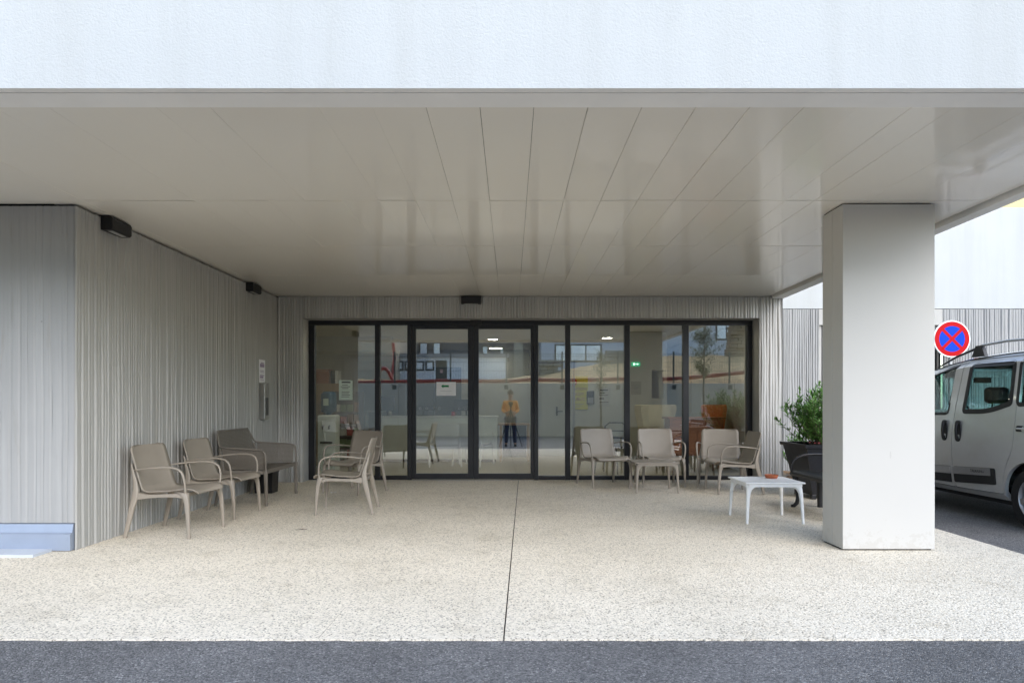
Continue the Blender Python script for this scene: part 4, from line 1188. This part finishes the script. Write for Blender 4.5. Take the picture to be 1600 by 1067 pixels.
# left corner: shelf with leaflets, cabinet, water cooler
t = thing('leaflet_shelf', 'shelf full of red and white leaflets in the left corner of the hall', 'shelf', (-3.13,12.75,0))
mb = MB(); mb.box((-.36,-.02,.12),(-.33,.3,1.42)); mb.box((.30,-.02,.12),(.33,.3,1.42)); mb.box((-.36,.28,.12),(.33,.3,1.42))
for z in (.14,.36,.58,.80,1.02,1.40): mb.box((-.33,-.02,z-.01),(.30,.28,z+.01))
mb.build('frame', plain('dark_wood', (.07,.05,.035), .6), t)
rg = random.Random(6)
LC = [plain('leaflet_red', (.35,.05,.035), .6), plain('leaflet_white', (.60,.58,.52), .6), plain('leaflet_green', (.16,.22,.10), .6), plain('leaflet_brown', (.25,.13,.07), .6)]
mb = MB()
for z in (.16,.38,.60,.82,1.04):
    for i in range(5):
        x = -.31+.125*i; hh = rg.uniform(.13,.18)
        mb.box((x,.02+rg.uniform(0,.05),z),(x+.105,.09+rg.uniform(0,.05),z+hh), rg.randrange(4))
tag(mb.build('leaflet', LC, t), 'rows of red, white and green leaflets', kind='stuff')
t = thing('wood_cabinet', 'pale wooden cabinet with boxes on top behind the water cooler', 'cabinet', (-3.62,13.1,0))
mb = MB(); mb.bbox((-.30,0,0),(.36,.4,1.58), .005); mb.build('body', WOODL, t)
mb = MB(); mb.box((-.28,-.01,.05),(.03,0,1.52)); mb.box((.035,-.01,.05),(.34,0,1.52)); mb.build('door', WOODL, t)
t = thing('storage_box', 'red brown box standing on top of the pale wooden cabinet', 'box', (-3.66,13.2,1.58))
mb = MB(); mb.bbox((-.17,-.1,0),(.17,.2,.24), .006); mb.build('body', WOODR, t); mb = MB(); mb.bbox((-.18,-.11,.241),(.18,.21,.275), .006); mb.build('lid', WOODR, t)
t = thing('binder', 'dark and white binders upright on the pale cabinet', 'binder', (-3.36,13.2,1.58))
mb = MB(); mb.bbox((-.10,-.08,0),(-.02,.2,.25), .004); mb.build('body', BLKPL, t); mb = MB(); mb.bbox((-.015,-.08,0),(.03,.2,.25), .004); mb.build('spine', WHITE, t)
t = thing('water_cooler', 'white water cooler with a blue bottle behind the leftmost pane', 'cooler', (-3.13,11.75,0))
mb = MB(); mb.loft([[(-.15*k,-.15*k,z),(.15*k,-.15*k,z),(.15*k,.15*k,z),(-.15*k,.15*k,z)] for k, z in ((1.05,0),(1,.04),(.98,.50),(1.0,.98),(.9,1.0))]); mb.build('body', DESKW, t)
mb = MB(); mb.box((-.10,-.20,.52),(.10,-.145,.55)); mb.tube([(-.05,-.15,.82),(-.05,-.19,.80),(-.05,-.19,.76)], .014, 8); mb.tube([(.05,-.15,.82),(.05,-.19,.80),(.05,-.19,.76)], .014, 8); mb.build('tap', BLKPL, t)
mb = MB(); mb.lathe([(.04,1.0),(.06,1.03),(.13,1.06),(.135,1.12),(.128,1.14),(.135,1.16),(.135,1.24),(.128,1.26),(.135,1.28),(.13,1.36),(.09,1.40),(0,1.405)], (0,0,0), 24); mb.build('bottle', plain('blue_bottle', (.012,.085,.16), .12), t)
mb = MB(); mb.box((-.06,-.140,1.16),(.03,-.137,1.28)); mb.build('bottle_label', PAPERG, t)
t = thing('wall_shelf', 'thin white shelf with a panel below, left of the counter', 'shelf', (-2.98,14.9,0))
mb = MB(); mb.bbox((-.22,0,1.01),(.33,.3,1.035), .004); mb.bbox((.08,.02,.62),(.40,.06,.93), .004); mb.build('board', WHITE, t)
mb = MB(); mb.box((-.22,.1,0),(-.19,.3,1.01)); mb.box((.30,.1,0),(.33,.3,1.01)); mb.build('leg', WHITE, t)
# signs and posters
t = thing('exit_sign', 'green lit emergency exit sign on the pillar', 'sign', (2.46,13.45,1.97))
mb = MB(); mb.bbox((-.085,-.03,-.04),(.085,0,.04), .005); mb.build('box', emit('exit_green', (.0,.22,.09), .8), t)
mb = MB(); mb.box((-.05,-.033,-.022),(-.022,-.0305,.022)); mb.box((-.012,-.033,-.006),(.030,-.0305,.006)); mb.prism([(.028,-.018),(.060,0),(.028,.018)], lambda u, v, d: (u, d, v), -.033, -.0305); mb.build('symbol', emit('exit_white', (.8,1,.9), .9), t)
t = thing('poster', 'yellow warning poster with a red disc and mauve lettering on the partition', 'poster', (1.49,15.59,1.44))
mb = MB(); mb.box((-.27,-.006,-.38),(.27,0,.38)); mb.build('sheet', plain('yellow_sheet', (.62,.60,.06), .7, var=.05), t)
mb = MB(); mb.lathe([(0,-.009),(.10,-.009),(.10,-.006)], (-.08,0,.24), 24, axis='y'); mb.build('red_disc', REDS, t)
mb = MB(); mb.box((-.16,-.0115,.225),(0,-.0095,.255)); mb.build('bar', WHITES, t)
MV = plain('mauve_ink', (.30,.10,.16), .7)
for i, (tx, z_) in enumerate((('ATTENTION', .085), ('INTERDIT', -.03), ('AU PUBLIC', -.145))):
    text_mesh(tx, .093, 'lettering', MV, t, Matrix.Translation((-.015,-.0075,z_)) @ FRONT)
mb = MB()
for i in range(3): mb.box((-.2,-.0072,-.26-.035*i),(.18-.05*i,-.0062,-.252-.035*i))
mb.build('small_print', GREY, t)
t = thing('notice_board', 'small dark framed picture beside the yellow poster', 'picture', (1.82,15.59,1.33))
mb = MB(); mb.bbox((-.085,-.03,-.15),(.085,0,.15), .004); mb.build('frame', BLKPL, t)
mb = MB(); mb.box((-.065,-.033,-.125),(.065,-.0305,.0)); mb.build('print', GREY, t)
t = notice('notice', 'white printed sheets on the partition right of the dark picture', plain('grey_paper', (.55,.55,.54), .7), (2.13,15.595,1.35), 0, .3, .42, [(.36,-.3,.3,.03),(.2,-.36,.1,.012),(.08,-.36,.3,.012),(-.1,-.36,.0,.03),(-.3,-.36,.36,.014)])
t = notice('notice', 'pale framed sheet on the pillar below the green exit sign', plain('grey_paper_b', (.42,.42,.40), .7), (2.47,13.445,1.50), 0, .20, .26, [(.2,-.3,.3,.012),(.0,-.2,.2,.05),(-.3,-.3,.3,.012)], extra=GREY)
# seating corner on the right
def wing_chair(label, loc, rz, w_, col):
    t = thing('wing_chair', label, 'chair', loc, R(rz), 'upholstered wing chairs')
    m = plain('upholstery', col, .85, var=.06, scale=8, bump=.2)
    a = MB(); rings = []
    for z, hw, y in ((.38,.66,.0),(.55,.72,.03),(.75,.80,.08),(.92,.92,.13),(1.08,1.0,.17),(1.16,.98,.19),(1.175,.90,.195)):
        h = hw*w_/2; rings.append([(-h,-.22,z),(-h+.05,-.22,z),(-h+.09,y+.0,z),(h-.09,y+.0,z),(h-.05,-.22,z),(h,-.22,z),(h-.02,y+.10,z),(h*.6,y+.16,z),(-h*.6,y+.16,z),(-h+.02,y+.10,z)])
    a.loft(rings, smooth=False); a.build('backrest', m, t)
    b = MB(); b.bbox((-w_*.36,-.40,.28),(w_*.36,.10,.44), .04); b.build('seat', m, t)
    for x in (-1, 1):
        for y in (-.34, .06):
            c = MB(); c.tube([(x*w_*.30,y,0),(x*w_*.28,y,.29)], [.012,.018], 8); c.build('leg', WOODR, t)
wing_chair('beige high backed wing chair seen through the glass between the chairs', (2.72,12.85,0), 182, .70, (.80,.72,.50))
wing_chair('orange high backed wing chair beyond the sideboard at the right', (3.68,12.35,0), 165, .46, (.78,.23,.075))
t = thing('sideboard', 'red brown wooden sideboard with drawers behind the right panes', 'sideboard', (3.2,11.75,0))
mb = MB(); mb.bbox((-.46,0,.30),(.46,.42,.93), .006); mb.bbox((-.50,-.02,.932),(.50,.44,.96), .005); mb.build('body', WOODR, t)
for r_ in range(3):
    for c_ in (-1, 1):
        mb = MB(); x0 = .02 if c_ > 0 else -.43; mb.bbox((x0,-.018,.33+r_*.2),(x0+.41,-.001,.51+r_*.2), .004); d_ = mb.build('drawer', WOODR, t)
        mb = MB(); mb.tube([(x0+.15,-.02,.43+r_*.2),(x0+.15,-.035,.43+r_*.2),(x0+.26,-.035,.43+r_*.2),(x0+.26,-.02,.43+r_*.2)], .006, 6); mb.build('handle', STEEL, d_)
for x in (-.40, .40):
    for y in (.04, .38):
        mb = MB(); mb.tube([(x,y,0),(x*.97,y,.31)], [.016,.024], 8); mb.build('leg', WOODR, t)
t = thing('dark_chair', 'dark bentwood chair inside the hall beside the glass mullion', 'chair', (1.72,11.75,0), R(150))
mb = MB(); mb.bbox((-.2,-.2,.43),(.2,.2,.46), .012); mb.build('seat', BLKPL, t)
mb = MB(); mb.tube([(-.19,-.18,.46),(-.19,-.22,.80),(-.12,-.25,.86),(.12,-.25,.86),(.19,-.22,.80),(.19,-.18,.46)], .013, 8)
mb.tube([(-.18,-.21,.72),(.18,-.21,.72)], .012, 8); mb.tube([(-.18,-.20,.60),(.18,-.20,.60)], .012, 8); mb.build('backrest', BLKPL, t)
for sx in (-1, 1):
    for sy in (-1, 1):
        mb = MB(); mb.tube([(sx*.21,sy*.21,0),(sx*.17,sy*.17,.44)], [.012,.015], 8); mb.build('leg', BLKPL, t)
t = thing('cream_blind', 'narrow cream blind hanging in the right part of the hall', 'blind', (3.62,13.9,1.0))
mb = MB()
for i in range(18): mb.box((-.06,-.01,i*.075),(.06,.01,i*.075+.072))
mb.build('slats', plain('cream_fabric', (.55,.50,.36), .8), t)

# ------------------------------------------------------------------ across the road, behind the photographer
def RB(px, py, dist): return Vector(((px-798)/1067*dist, 21.44-dist, 1.2+(630-py)/1067*dist))
t = thing('retaining_wall', 'long grey concrete retaining wall across the road', 'wall', (0,-9.0,0))
mb = MB()
for i in range(12): mb.bbox((-30+i*5.0,-.25,-.4),(-25.01+i*5.0,0,2.10), .012)
mb.build('wall_panel', plain('retaining_concrete', (.52,.46,.37), .85, var=.10, scale=1.2, bump=.2), t)
# bank of gravel behind it
mb = MB(); rg = random.Random(12); NX, NY = 90, 16
vs = []
for j in range(NY+1):
    for i in range(NX+1):
        x = -32+64*i/NX; y = -9.25-6.5*j/NY
        hh = 2.45 + 1.25*min(max((x-0)/7, 0), 1)
        z = 2.02 + (hh-2.02)*min(1, (j/NY)*1.3) + .12*noise.noise(Vector((x*1.1, y*1.1, 2))) * (1 if j else .3)
        vs.append((x, y, z))
fs = [(j*(NX+1)+i, j*(NX+1)+i+1, (j+1)*(NX+1)+i+1, (j+1)*(NX+1)+i) for j in range(NY) for i in range(NX)]
mb.add(vs, fs, 0, True)
tag(mb.build('terrain_bank', plain('gravel_bank', (.66,.44,.21), .95, var=.35, scale=3.5, bump=.8, bscale=9)), kind='structure')
mb = MB(); mb.add([(-90,-15.7,2.3),(90,-15.7,2.3),(90,-80,3.2),(-90,-80,3.2)], [(0,1,2,3)])
tag(mb.build('terrain', plain('far_ground', (.30,.26,.20), .95, var=.2, scale=.5)), kind='structure')
t = thing('corrugated_pipe', 'red flexible cable duct lying along the top of the retaining wall', 'pipe', (0,0,0))
pts = [(-13,596),(440,597),(556,598),(640,596),(690,595),(740,595),(790,596),(830,593),(880,594),(975,592),(1045,592),(1100,588),(1160,582),(1300,575),(1700,570)]
P = []
for (a, za), (b, zb_) in zip(pts, pts[1:]):
    n = max(2, int((b-a)/18))
    for k in range(n): P.append(RB(lerp(a,b,k/n), lerp(za,zb_,k/n), 30.85))
rad = [.085+.010*(k % 2) for k in range(len(P))]
mb = MB(); mb.tube(P, rad, 10); mb.build('duct', plain('red_duct', (.42,.035,.025), .5), t)
# mesh fence on the wall
t = thing('mesh_fence', 'tall green grey wire mesh fence standing on the retaining wall', 'fence', (0,-9.12,2.10))
for i in range(25):
    mb = MB(); x = -30.2+i*2.5
    mb.box((x-.03,-.03,-.25),(x+.03,.03,1.42)); mb.bbox((x-.09,.03,-.28),(x+.09,.13,-.08), .01); mb.build('post', plain('fence_paint', (.045,.06,.055), .5) if i == 0 else bpy.data.materials['fence_paint'], t)
for i in range(24):
    mb = MB(); x = -30.17+i*2.5
    if x > 15 or x < -13: continue
    for k in range(33): mb.box((x+.03+k*.074-.004,-.004,.03),(x+.03+k*.074+.004,.004,1.36))
    for z in (.06,.16,.56,.94,1.20,1.30): mb.box((x,-.009,z-.006),(x+2.44,.009,z+.006))
    mb.build('mesh_panel', bpy.data.materials['fence_paint'], t)
# buildings over there
def block(name, label, a, b, mat, roof=None):
    t = thing(name, label, 'building', ((a[0]+b[0])/2,(a[1]+b[1])/2,a[2]))
    c = Vector(t.location); mb = MB(); mb.box(Vector(a)-c, Vector(b)-c); mb.build('wall', mat, t)
    mb = MB(); mb.box((a[0]-c.x-.15,a[1]-c.y-.15,b[2]-c.z),(b[0]-c.x+.15,b[1]-c.y+.15,b[2]-c.z+.25)); mb.build('roof', GREY, t)
    return t, c
def win(t, c, x0, x1, z0, z1, y, n=1, fm=None, gm=None):
    fr = MB(); fr.box((x0-c.x-.06,y-c.y,z0-c.z-.06),(x1-c.x+.06,y-c.y+.05,z1-c.z+.06)); o = fr.build('window', fm or FRAME, t)
    g_ = MB()
    for i in range(n):
        a = x0+(x1-x0)*i/n; b = x0+(x1-x0)*(i+1)/n
        g_.box((a-c.x+.04,y-c.y+.052,z0-c.z+.04),(b-c.x-.04,y-c.y+.06,z1-c.z-.04))
    g_.build('pane', gm or PAINTSKY, o)
PAINTSKY = plain('painted_sky_pane', (.82,.86,.90), .08, 0, var=.03, spec=1.0)  # pale colour paints the bright sky reflection into the panes
a = RB(540,0,41); b = RB(612,0,41)
t, c = block('beige_building', 'beige rendered building at the left end across the road', (a.x-3,a.y-8,2.2), (b.x,a.y,8.0), plain('beige_render', (.52,.43,.32), .85, var=.05))
mb = MB(); mb.tube([RB(613,520,40.8)-c, RB(616,560,40.8)-c, RB(612,590,40.8)-c], .09, 8); mb.build('down_pipe', plain('red_pipe', (.40,.05,.04), .5), t)
t = thing('duct_arch', 'red cable duct bent in an arch out of the bank', 'pipe', (0,0,0))
mb = MB(); mb.tube([RB(585+ (614-585)*k/14, 597-22*math.sin(PI*k/14), 31.2) for k in range(15)], .075, 8); mb.build('duct', bpy.data.materials['red_duct'], t)
a = RB(614,0,52); b = RB(862,0,52)
t, c = block('dark_hall', 'dark blue grey hall with tall pale windows across the road', (a.x,a.y-10,2.4), (b.x,a.y,8.6), plain('slate_cladding', (.115,.125,.15), .6, var=.08))
for (x0, x1, y0, y1) in ((656,668,536,556),(677,688,536,556),(754,762,541,565),(781,787,543,566)):
    p0 = RB(x0,y1,52); p1 = RB(x1,y0,52); win(t, c, p0.x, p1.x, p0.z, p1.z, p0.y)
p0 = RB(803,590,50); p1 = RB(817,530,50)
mb = MB(); mb.bbox((p0.x-c.x,p0.y-c.y,0),(p1.x-c.x,p0.y-c.y+.6,6.1), .02); mb.build('pilaster', plain('pale_pilaster', (.36,.34,.29), .8), t)
a = RB(612,0,44); b = RB(792,0,44)
t, c = block('white_shed', 'long low white shed in front of the dark hall', (a.x,a.y-4,2.3), (b.x,a.y,4.15), plain('white_sheet', (.80,.81,.83), .6, var=.06))
for k in range(4):
    p0 = RB(618+k*16,592,44); win(t, c, p0.x, p0.x+.45, p0.z+.6, p0.z+1.1, p0.y)
t = thing('green_cabinet', 'dark green site cabinet standing on the bank', 'cabinet', RB(689,592,33.5))
mb = MB(); mb.bbox((-.27,-.3,-.1),(.27,.0,.92), .01); mb.build('body', plain('cabinet_green', (.05,.06,.055), .5), t)
mb = MB(); mb.bbox((-.24,.002,-.05),(.24,.014,.86), .005); mb.build('door', bpy.data.materials['cabinet_green'], t)
mb = MB(); mb.box((-.05,.016,.30),(.09,.02,.46)); mb.build('sticker', plain('pink_sticker', (.6,.40,.40), .6), t)
a = RB(846,0,48); b = RB(1300,0,48)
t, c = block('pale_building', 'pale blue grey building with a wide window beyond the bank', (a.x,a.y-9,2.6), (b.x,a.y,9.0), plain('pale_render', (.58,.60,.65), .8, var=.04))
for (x0, x1) in ((868,939),):
    p0 = RB(x0,564,48); p1 = RB(x1,539,48); win(t, c, p0.x, p1.x, p0.z, p1.z, p0.y, 3)
for (x0, x1) in ((1000,1030),(1120,1150)):
    p0 = RB(x0,530,48); p1 = RB(x1,505,48); win(t, c, p0.x, p1.x, p0.z, p1.z, p0.y, 2)
# stacks of stone
def stack(name, label, p, w_, h_, seed, mat):
    t = thing(name, label, 'stack', p); r = random.Random(seed); mb = MB(); z = -.1
    while z < h_:
        hh = r.uniform(.12,.22); x = -w_/2*(1-.35*z/h_)
        while x < w_/2*(1-.35*z/h_):
            l = r.uniform(.3,.7); mb.bbox((x,-r.uniform(.2,.5),z),(x+l-.02,r.uniform(.2,.5),z+hh-.015), .02); x += l
        z += hh
    mb.build('stone', mat, t)
SLATE = plain('stone_grey', (.24,.24,.22), .9, var=.25, scale=5)
stack('stone_stack', 'heap of grey stone slabs on the bank right of the wide window', RB(963,583,35.5)+Vector((0,0,.0)), 1.7, 1.0, 3, SLATE)
stack('stone_stack', 'low heap of grey stone slabs on the bank left of the wide window', RB(853,584,35.5), 1.3, .55, 4, SLATE)
stack('pallet_stack', 'tall stack of brown pallets beyond the fence at the right', RB(1152,556,36), 1.1, 1.75, 5, plain('pallet_wood', (.24,.18,.12), .85, var=.3))
# trees by the road
def small_tree(label, x, y, z0, hcrown, rc, htot, nleaf, seed):
    t = thing('young_tree', label, 'tree', (x, y, z0)); r = random.Random(seed)
    tr = MB(); fo = MB()
    tr.tube([(0,0,-.1),(.02,.01,1.0),(-.01,.02,2.0),(.03,0,htot-hcrown*.6),(.02,0,htot-.2)], [.05,.042,.036,.03,.01], 8)
    for k in range(34):
        a = r.uniform(0, 2*PI); zc = htot-hcrown+hcrown*r.random(); q = math.sin(PI*min(max((zc-(htot-hcrown))/hcrown, .12), .95))
        tip = Vector((math.cos(a)*rc*q*r.uniform(.7,1.15), math.sin(a)*rc*q*r.uniform(.7,1.15), zc+.15)); base = Vector((.02,0,zc-.25))
        tr.tube([base, (base+tip)/2+Vector((0,0,.05)), tip], [.012,.008,.003], 5)
        for j in range(nleaf):
            u = r.uniform(.25,1.1); p = base.lerp(tip, u) + Vector((r.gauss(0,.06), r.gauss(0,.06), r.gauss(0,.06)))
            leaf(fo, p, Vector((r.gauss(0,1), r.gauss(0,1), r.gauss(.1,.7))), r.uniform(.08,.14), .04, .3)
    tr.build('trunk', STEM, t); fo.build('crown', LEAFD, t, recalc=False)
small_tree('young round crowned tree with a thin trunk by the road', 8.05, -7.0, -.28, 2.0, .75, 4.7, 64, 31)
small_tree('slender young tree with a sparse crown by the road', 3.75, -7.0, -.28, 1.7, .38, 3.6, 16, 32)

# ------------------------------------------------------------------ the photographer and the tripod
t = thing('tripod', 'camera tripod in front of the photographer', 'tripod', (0,-.06,road_z(0,-.06)))
zc = 1.2 - road_z(0,-.06)
mb = MB(); mb.bbox((-.07,-.05,zc-.05),(.07,.012,zc+.05), .012); mb.lathe([(.0,.045),(.028,.045),(.036,.03),(.036,.01)], (0,0,zc), 20, axis='y'); mb.build('camera_body', BLKPL, t)
mb = MB(); mb.tube([(0,-.02,zc-.05),(0,-.02,.62)], .016, 10); mb.bbox((-.04,-.05,zc-.11),(.04,.01,zc-.05), .01); mb.build('centre_column', BLKPL, t)
for a in (90, 210, 330):
    mb = MB(); mb.tube([(0,-.02,zc-.2),(math.cos(R(a))*.42,-.02+math.sin(R(a))*.42,.0)], [.018,.012], 8); mb.build('leg', BLKPL, t)
PX, PY = -.01, -.52
t = thing('person', 'person in an orange shirt and dark jeans standing behind a tripod', 'person', (PX,PY,road_z(0,PY)))
V = Vector
def fig(lst): return [tuple(p) for p in lst]
# joints (facing +y), height 1.80
pel = (0,0,.96); 
pts = [pel,(0,.0,1.10),(0,-.01,1.27),(0,-.015,1.42),(0,0,1.50),(0,.012,1.56),(0,.02,1.66),(0,.015,1.76),
       (-.17,-.01,1.43),(-.245,-.05,1.17),(-.12,.22,1.08),(-.06,.30,1.10),
       (.17,-.01,1.43),(.245,-.05,1.17),(.12,.22,1.08),(.06,.30,1.10),
       (-.10,0,.90),(-.125,.02,.50),(-.14,-.02,.08),(-.15,.10,.04),
       (.10,0,.90),(.13,.02,.50),(.15,-.02,.08),(.17,.10,.04)]
edges = [(0,1),(1,2),(2,3),(3,4),(4,5),(5,6),(6,7),(3,8),(8,9),(9,10),(10,11),(3,12),(12,13),(13,14),(14,15),(0,16),(16,17),(17,18),(18,19),(0,20),(20,21),(21,22),(22,23)]
rad = [(.16,.11),(.145,.10),(.165,.115),(.13,.09),.055,.06,.088,.062,.058,.042,.030,.034,.058,.042,.030,.034,.085,.056,.040,.038,.085,.056,.040,.038]
SKIN = plain('skin', (.48,.27,.19), .55, var=.06)
bodyp = link_mesh('body', skin_mesh(pts, edges, rad), SKIN, t)
# clothes: slightly larger skins over the same joints
pts2 = [(0,0,.98),(0,0,1.12),(0,-.01,1.28),(0,-.015,1.42),(0,-.005,1.485),(-.175,-.01,1.43),(-.25,-.05,1.17),(-.15,.16,1.09),(.175,-.01,1.43),(.25,-.05,1.17),(.15,.16,1.09)]
e2 = [(0,1),(1,2),(2,3),(3,4),(3,5),(5,6),(6,7),(3,8),(8,9),(9,10)]
r2 = [(.185,.135),(.175,.130),(.190,.140),(.15,.11),.068,.080,.062,.048,.080,.062,.048]
link_mesh('shirt', skin_mesh(pts2, e2, r2), plain('orange_cloth', (.95,.36,.04), .85, var=.1, scale=8), bodyp)
pts3 = [(0,0,.97),(-.10,0,.88),(-.125,.02,.50),(-.14,-.02,.10),(.10,0,.88),(.13,.02,.50),(.15,-.02,.10)]
link_mesh('jeans', skin_mesh(pts3, [(0,1),(1,2),(2,3),(0,4),(4,5),(5,6)], [(.175,.125),.105,.076,.064,.105,.076,.064]), plain('denim', (.035,.05,.11), .85, var=.15, scale=20), bodyp)
for x, y in ((-.145,.04),(.16,.04)):
    mb = MB(); mb.loft([[(x+sx*w_, y+ly, z) for sx, ly in ((-1,-.11),(1,-.11),(1.05,.05),(.7,.14),(-.7,.14),(-1.05,.05))] for w_, z in ((.046,0),(.048,.03),(.042,.065),(.03,.085))]); mb.build('shoe', BLKPL, bodyp)
mb = MB()
mb.lathe([(.0,.125),(.05,.118),(.083,.085),(.098,.035),(.096,-.02)], (0,-.005,1.70), 18); mb.build('hair', plain('brown_hair', (.06,.035,.02), .8, var=.3, scale=40, bump=.4), bodyp)
mb = MB()
mb.tube([(0,.098,1.71),(0,.118,1.675),(0,.105,1.662)], [.010,.016,.010], 8)
for s in (-1, 1): mb.lathe([(0,-.02),(.018,-.015),(.026,0),(.018,.015),(0,.02)], (s*.095,.01,1.685), 10, axis='x')
mb.build('nose_and_ears', SKIN, bodyp)
mb = MB()
for s in (-1, 1): mb.lathe([(0,.012),(.008,.009),(.011,0)], (s*.034,.092,1.705), 10, axis='y')
mb.box((-.022,.100,1.625),(.022,.108,1.631)); mb.build('eyes_and_mouth', INK, bodyp)
for s in (-1, 1):       # hands: palm, four bent fingers of unequal length and a thumb, closed round the camera
    c = V((s*.075,.30,1.11)); hp = []; he = []; hr = []
    hp += [tuple(c+V((s*.03,-.05,0))), tuple(c), tuple(c+V((-s*.005,.035,.01)))]; he += [(0,1),(1,2)]; hr += [.028,(.036,.020),(.034,.018)]
    for k, l in enumerate((.062,.072,.067,.052)):
        o0 = V((-s*.005, .04, .032-.021*k)); i = len(hp)
        hp += [tuple(c+o0), tuple(c+o0+V((-s*.02,l*.55,.002))), tuple(c+o0+V((-s*.045,l*.75,0)))]; he += [(2,i),(i,i+1),(i+1,i+2)]; hr += [.010,.009,.008]
    i = len(hp); hp += [tuple(c+V((-s*.02,.0,.035))), tuple(c+V((-s*.04,.025,.055)))]; he += [(1,i),(i,i+1)]; hr += [.012,.009]
    link_mesh('hand', skin_mesh(hp, he, hr, 1), SKIN, bodyp)
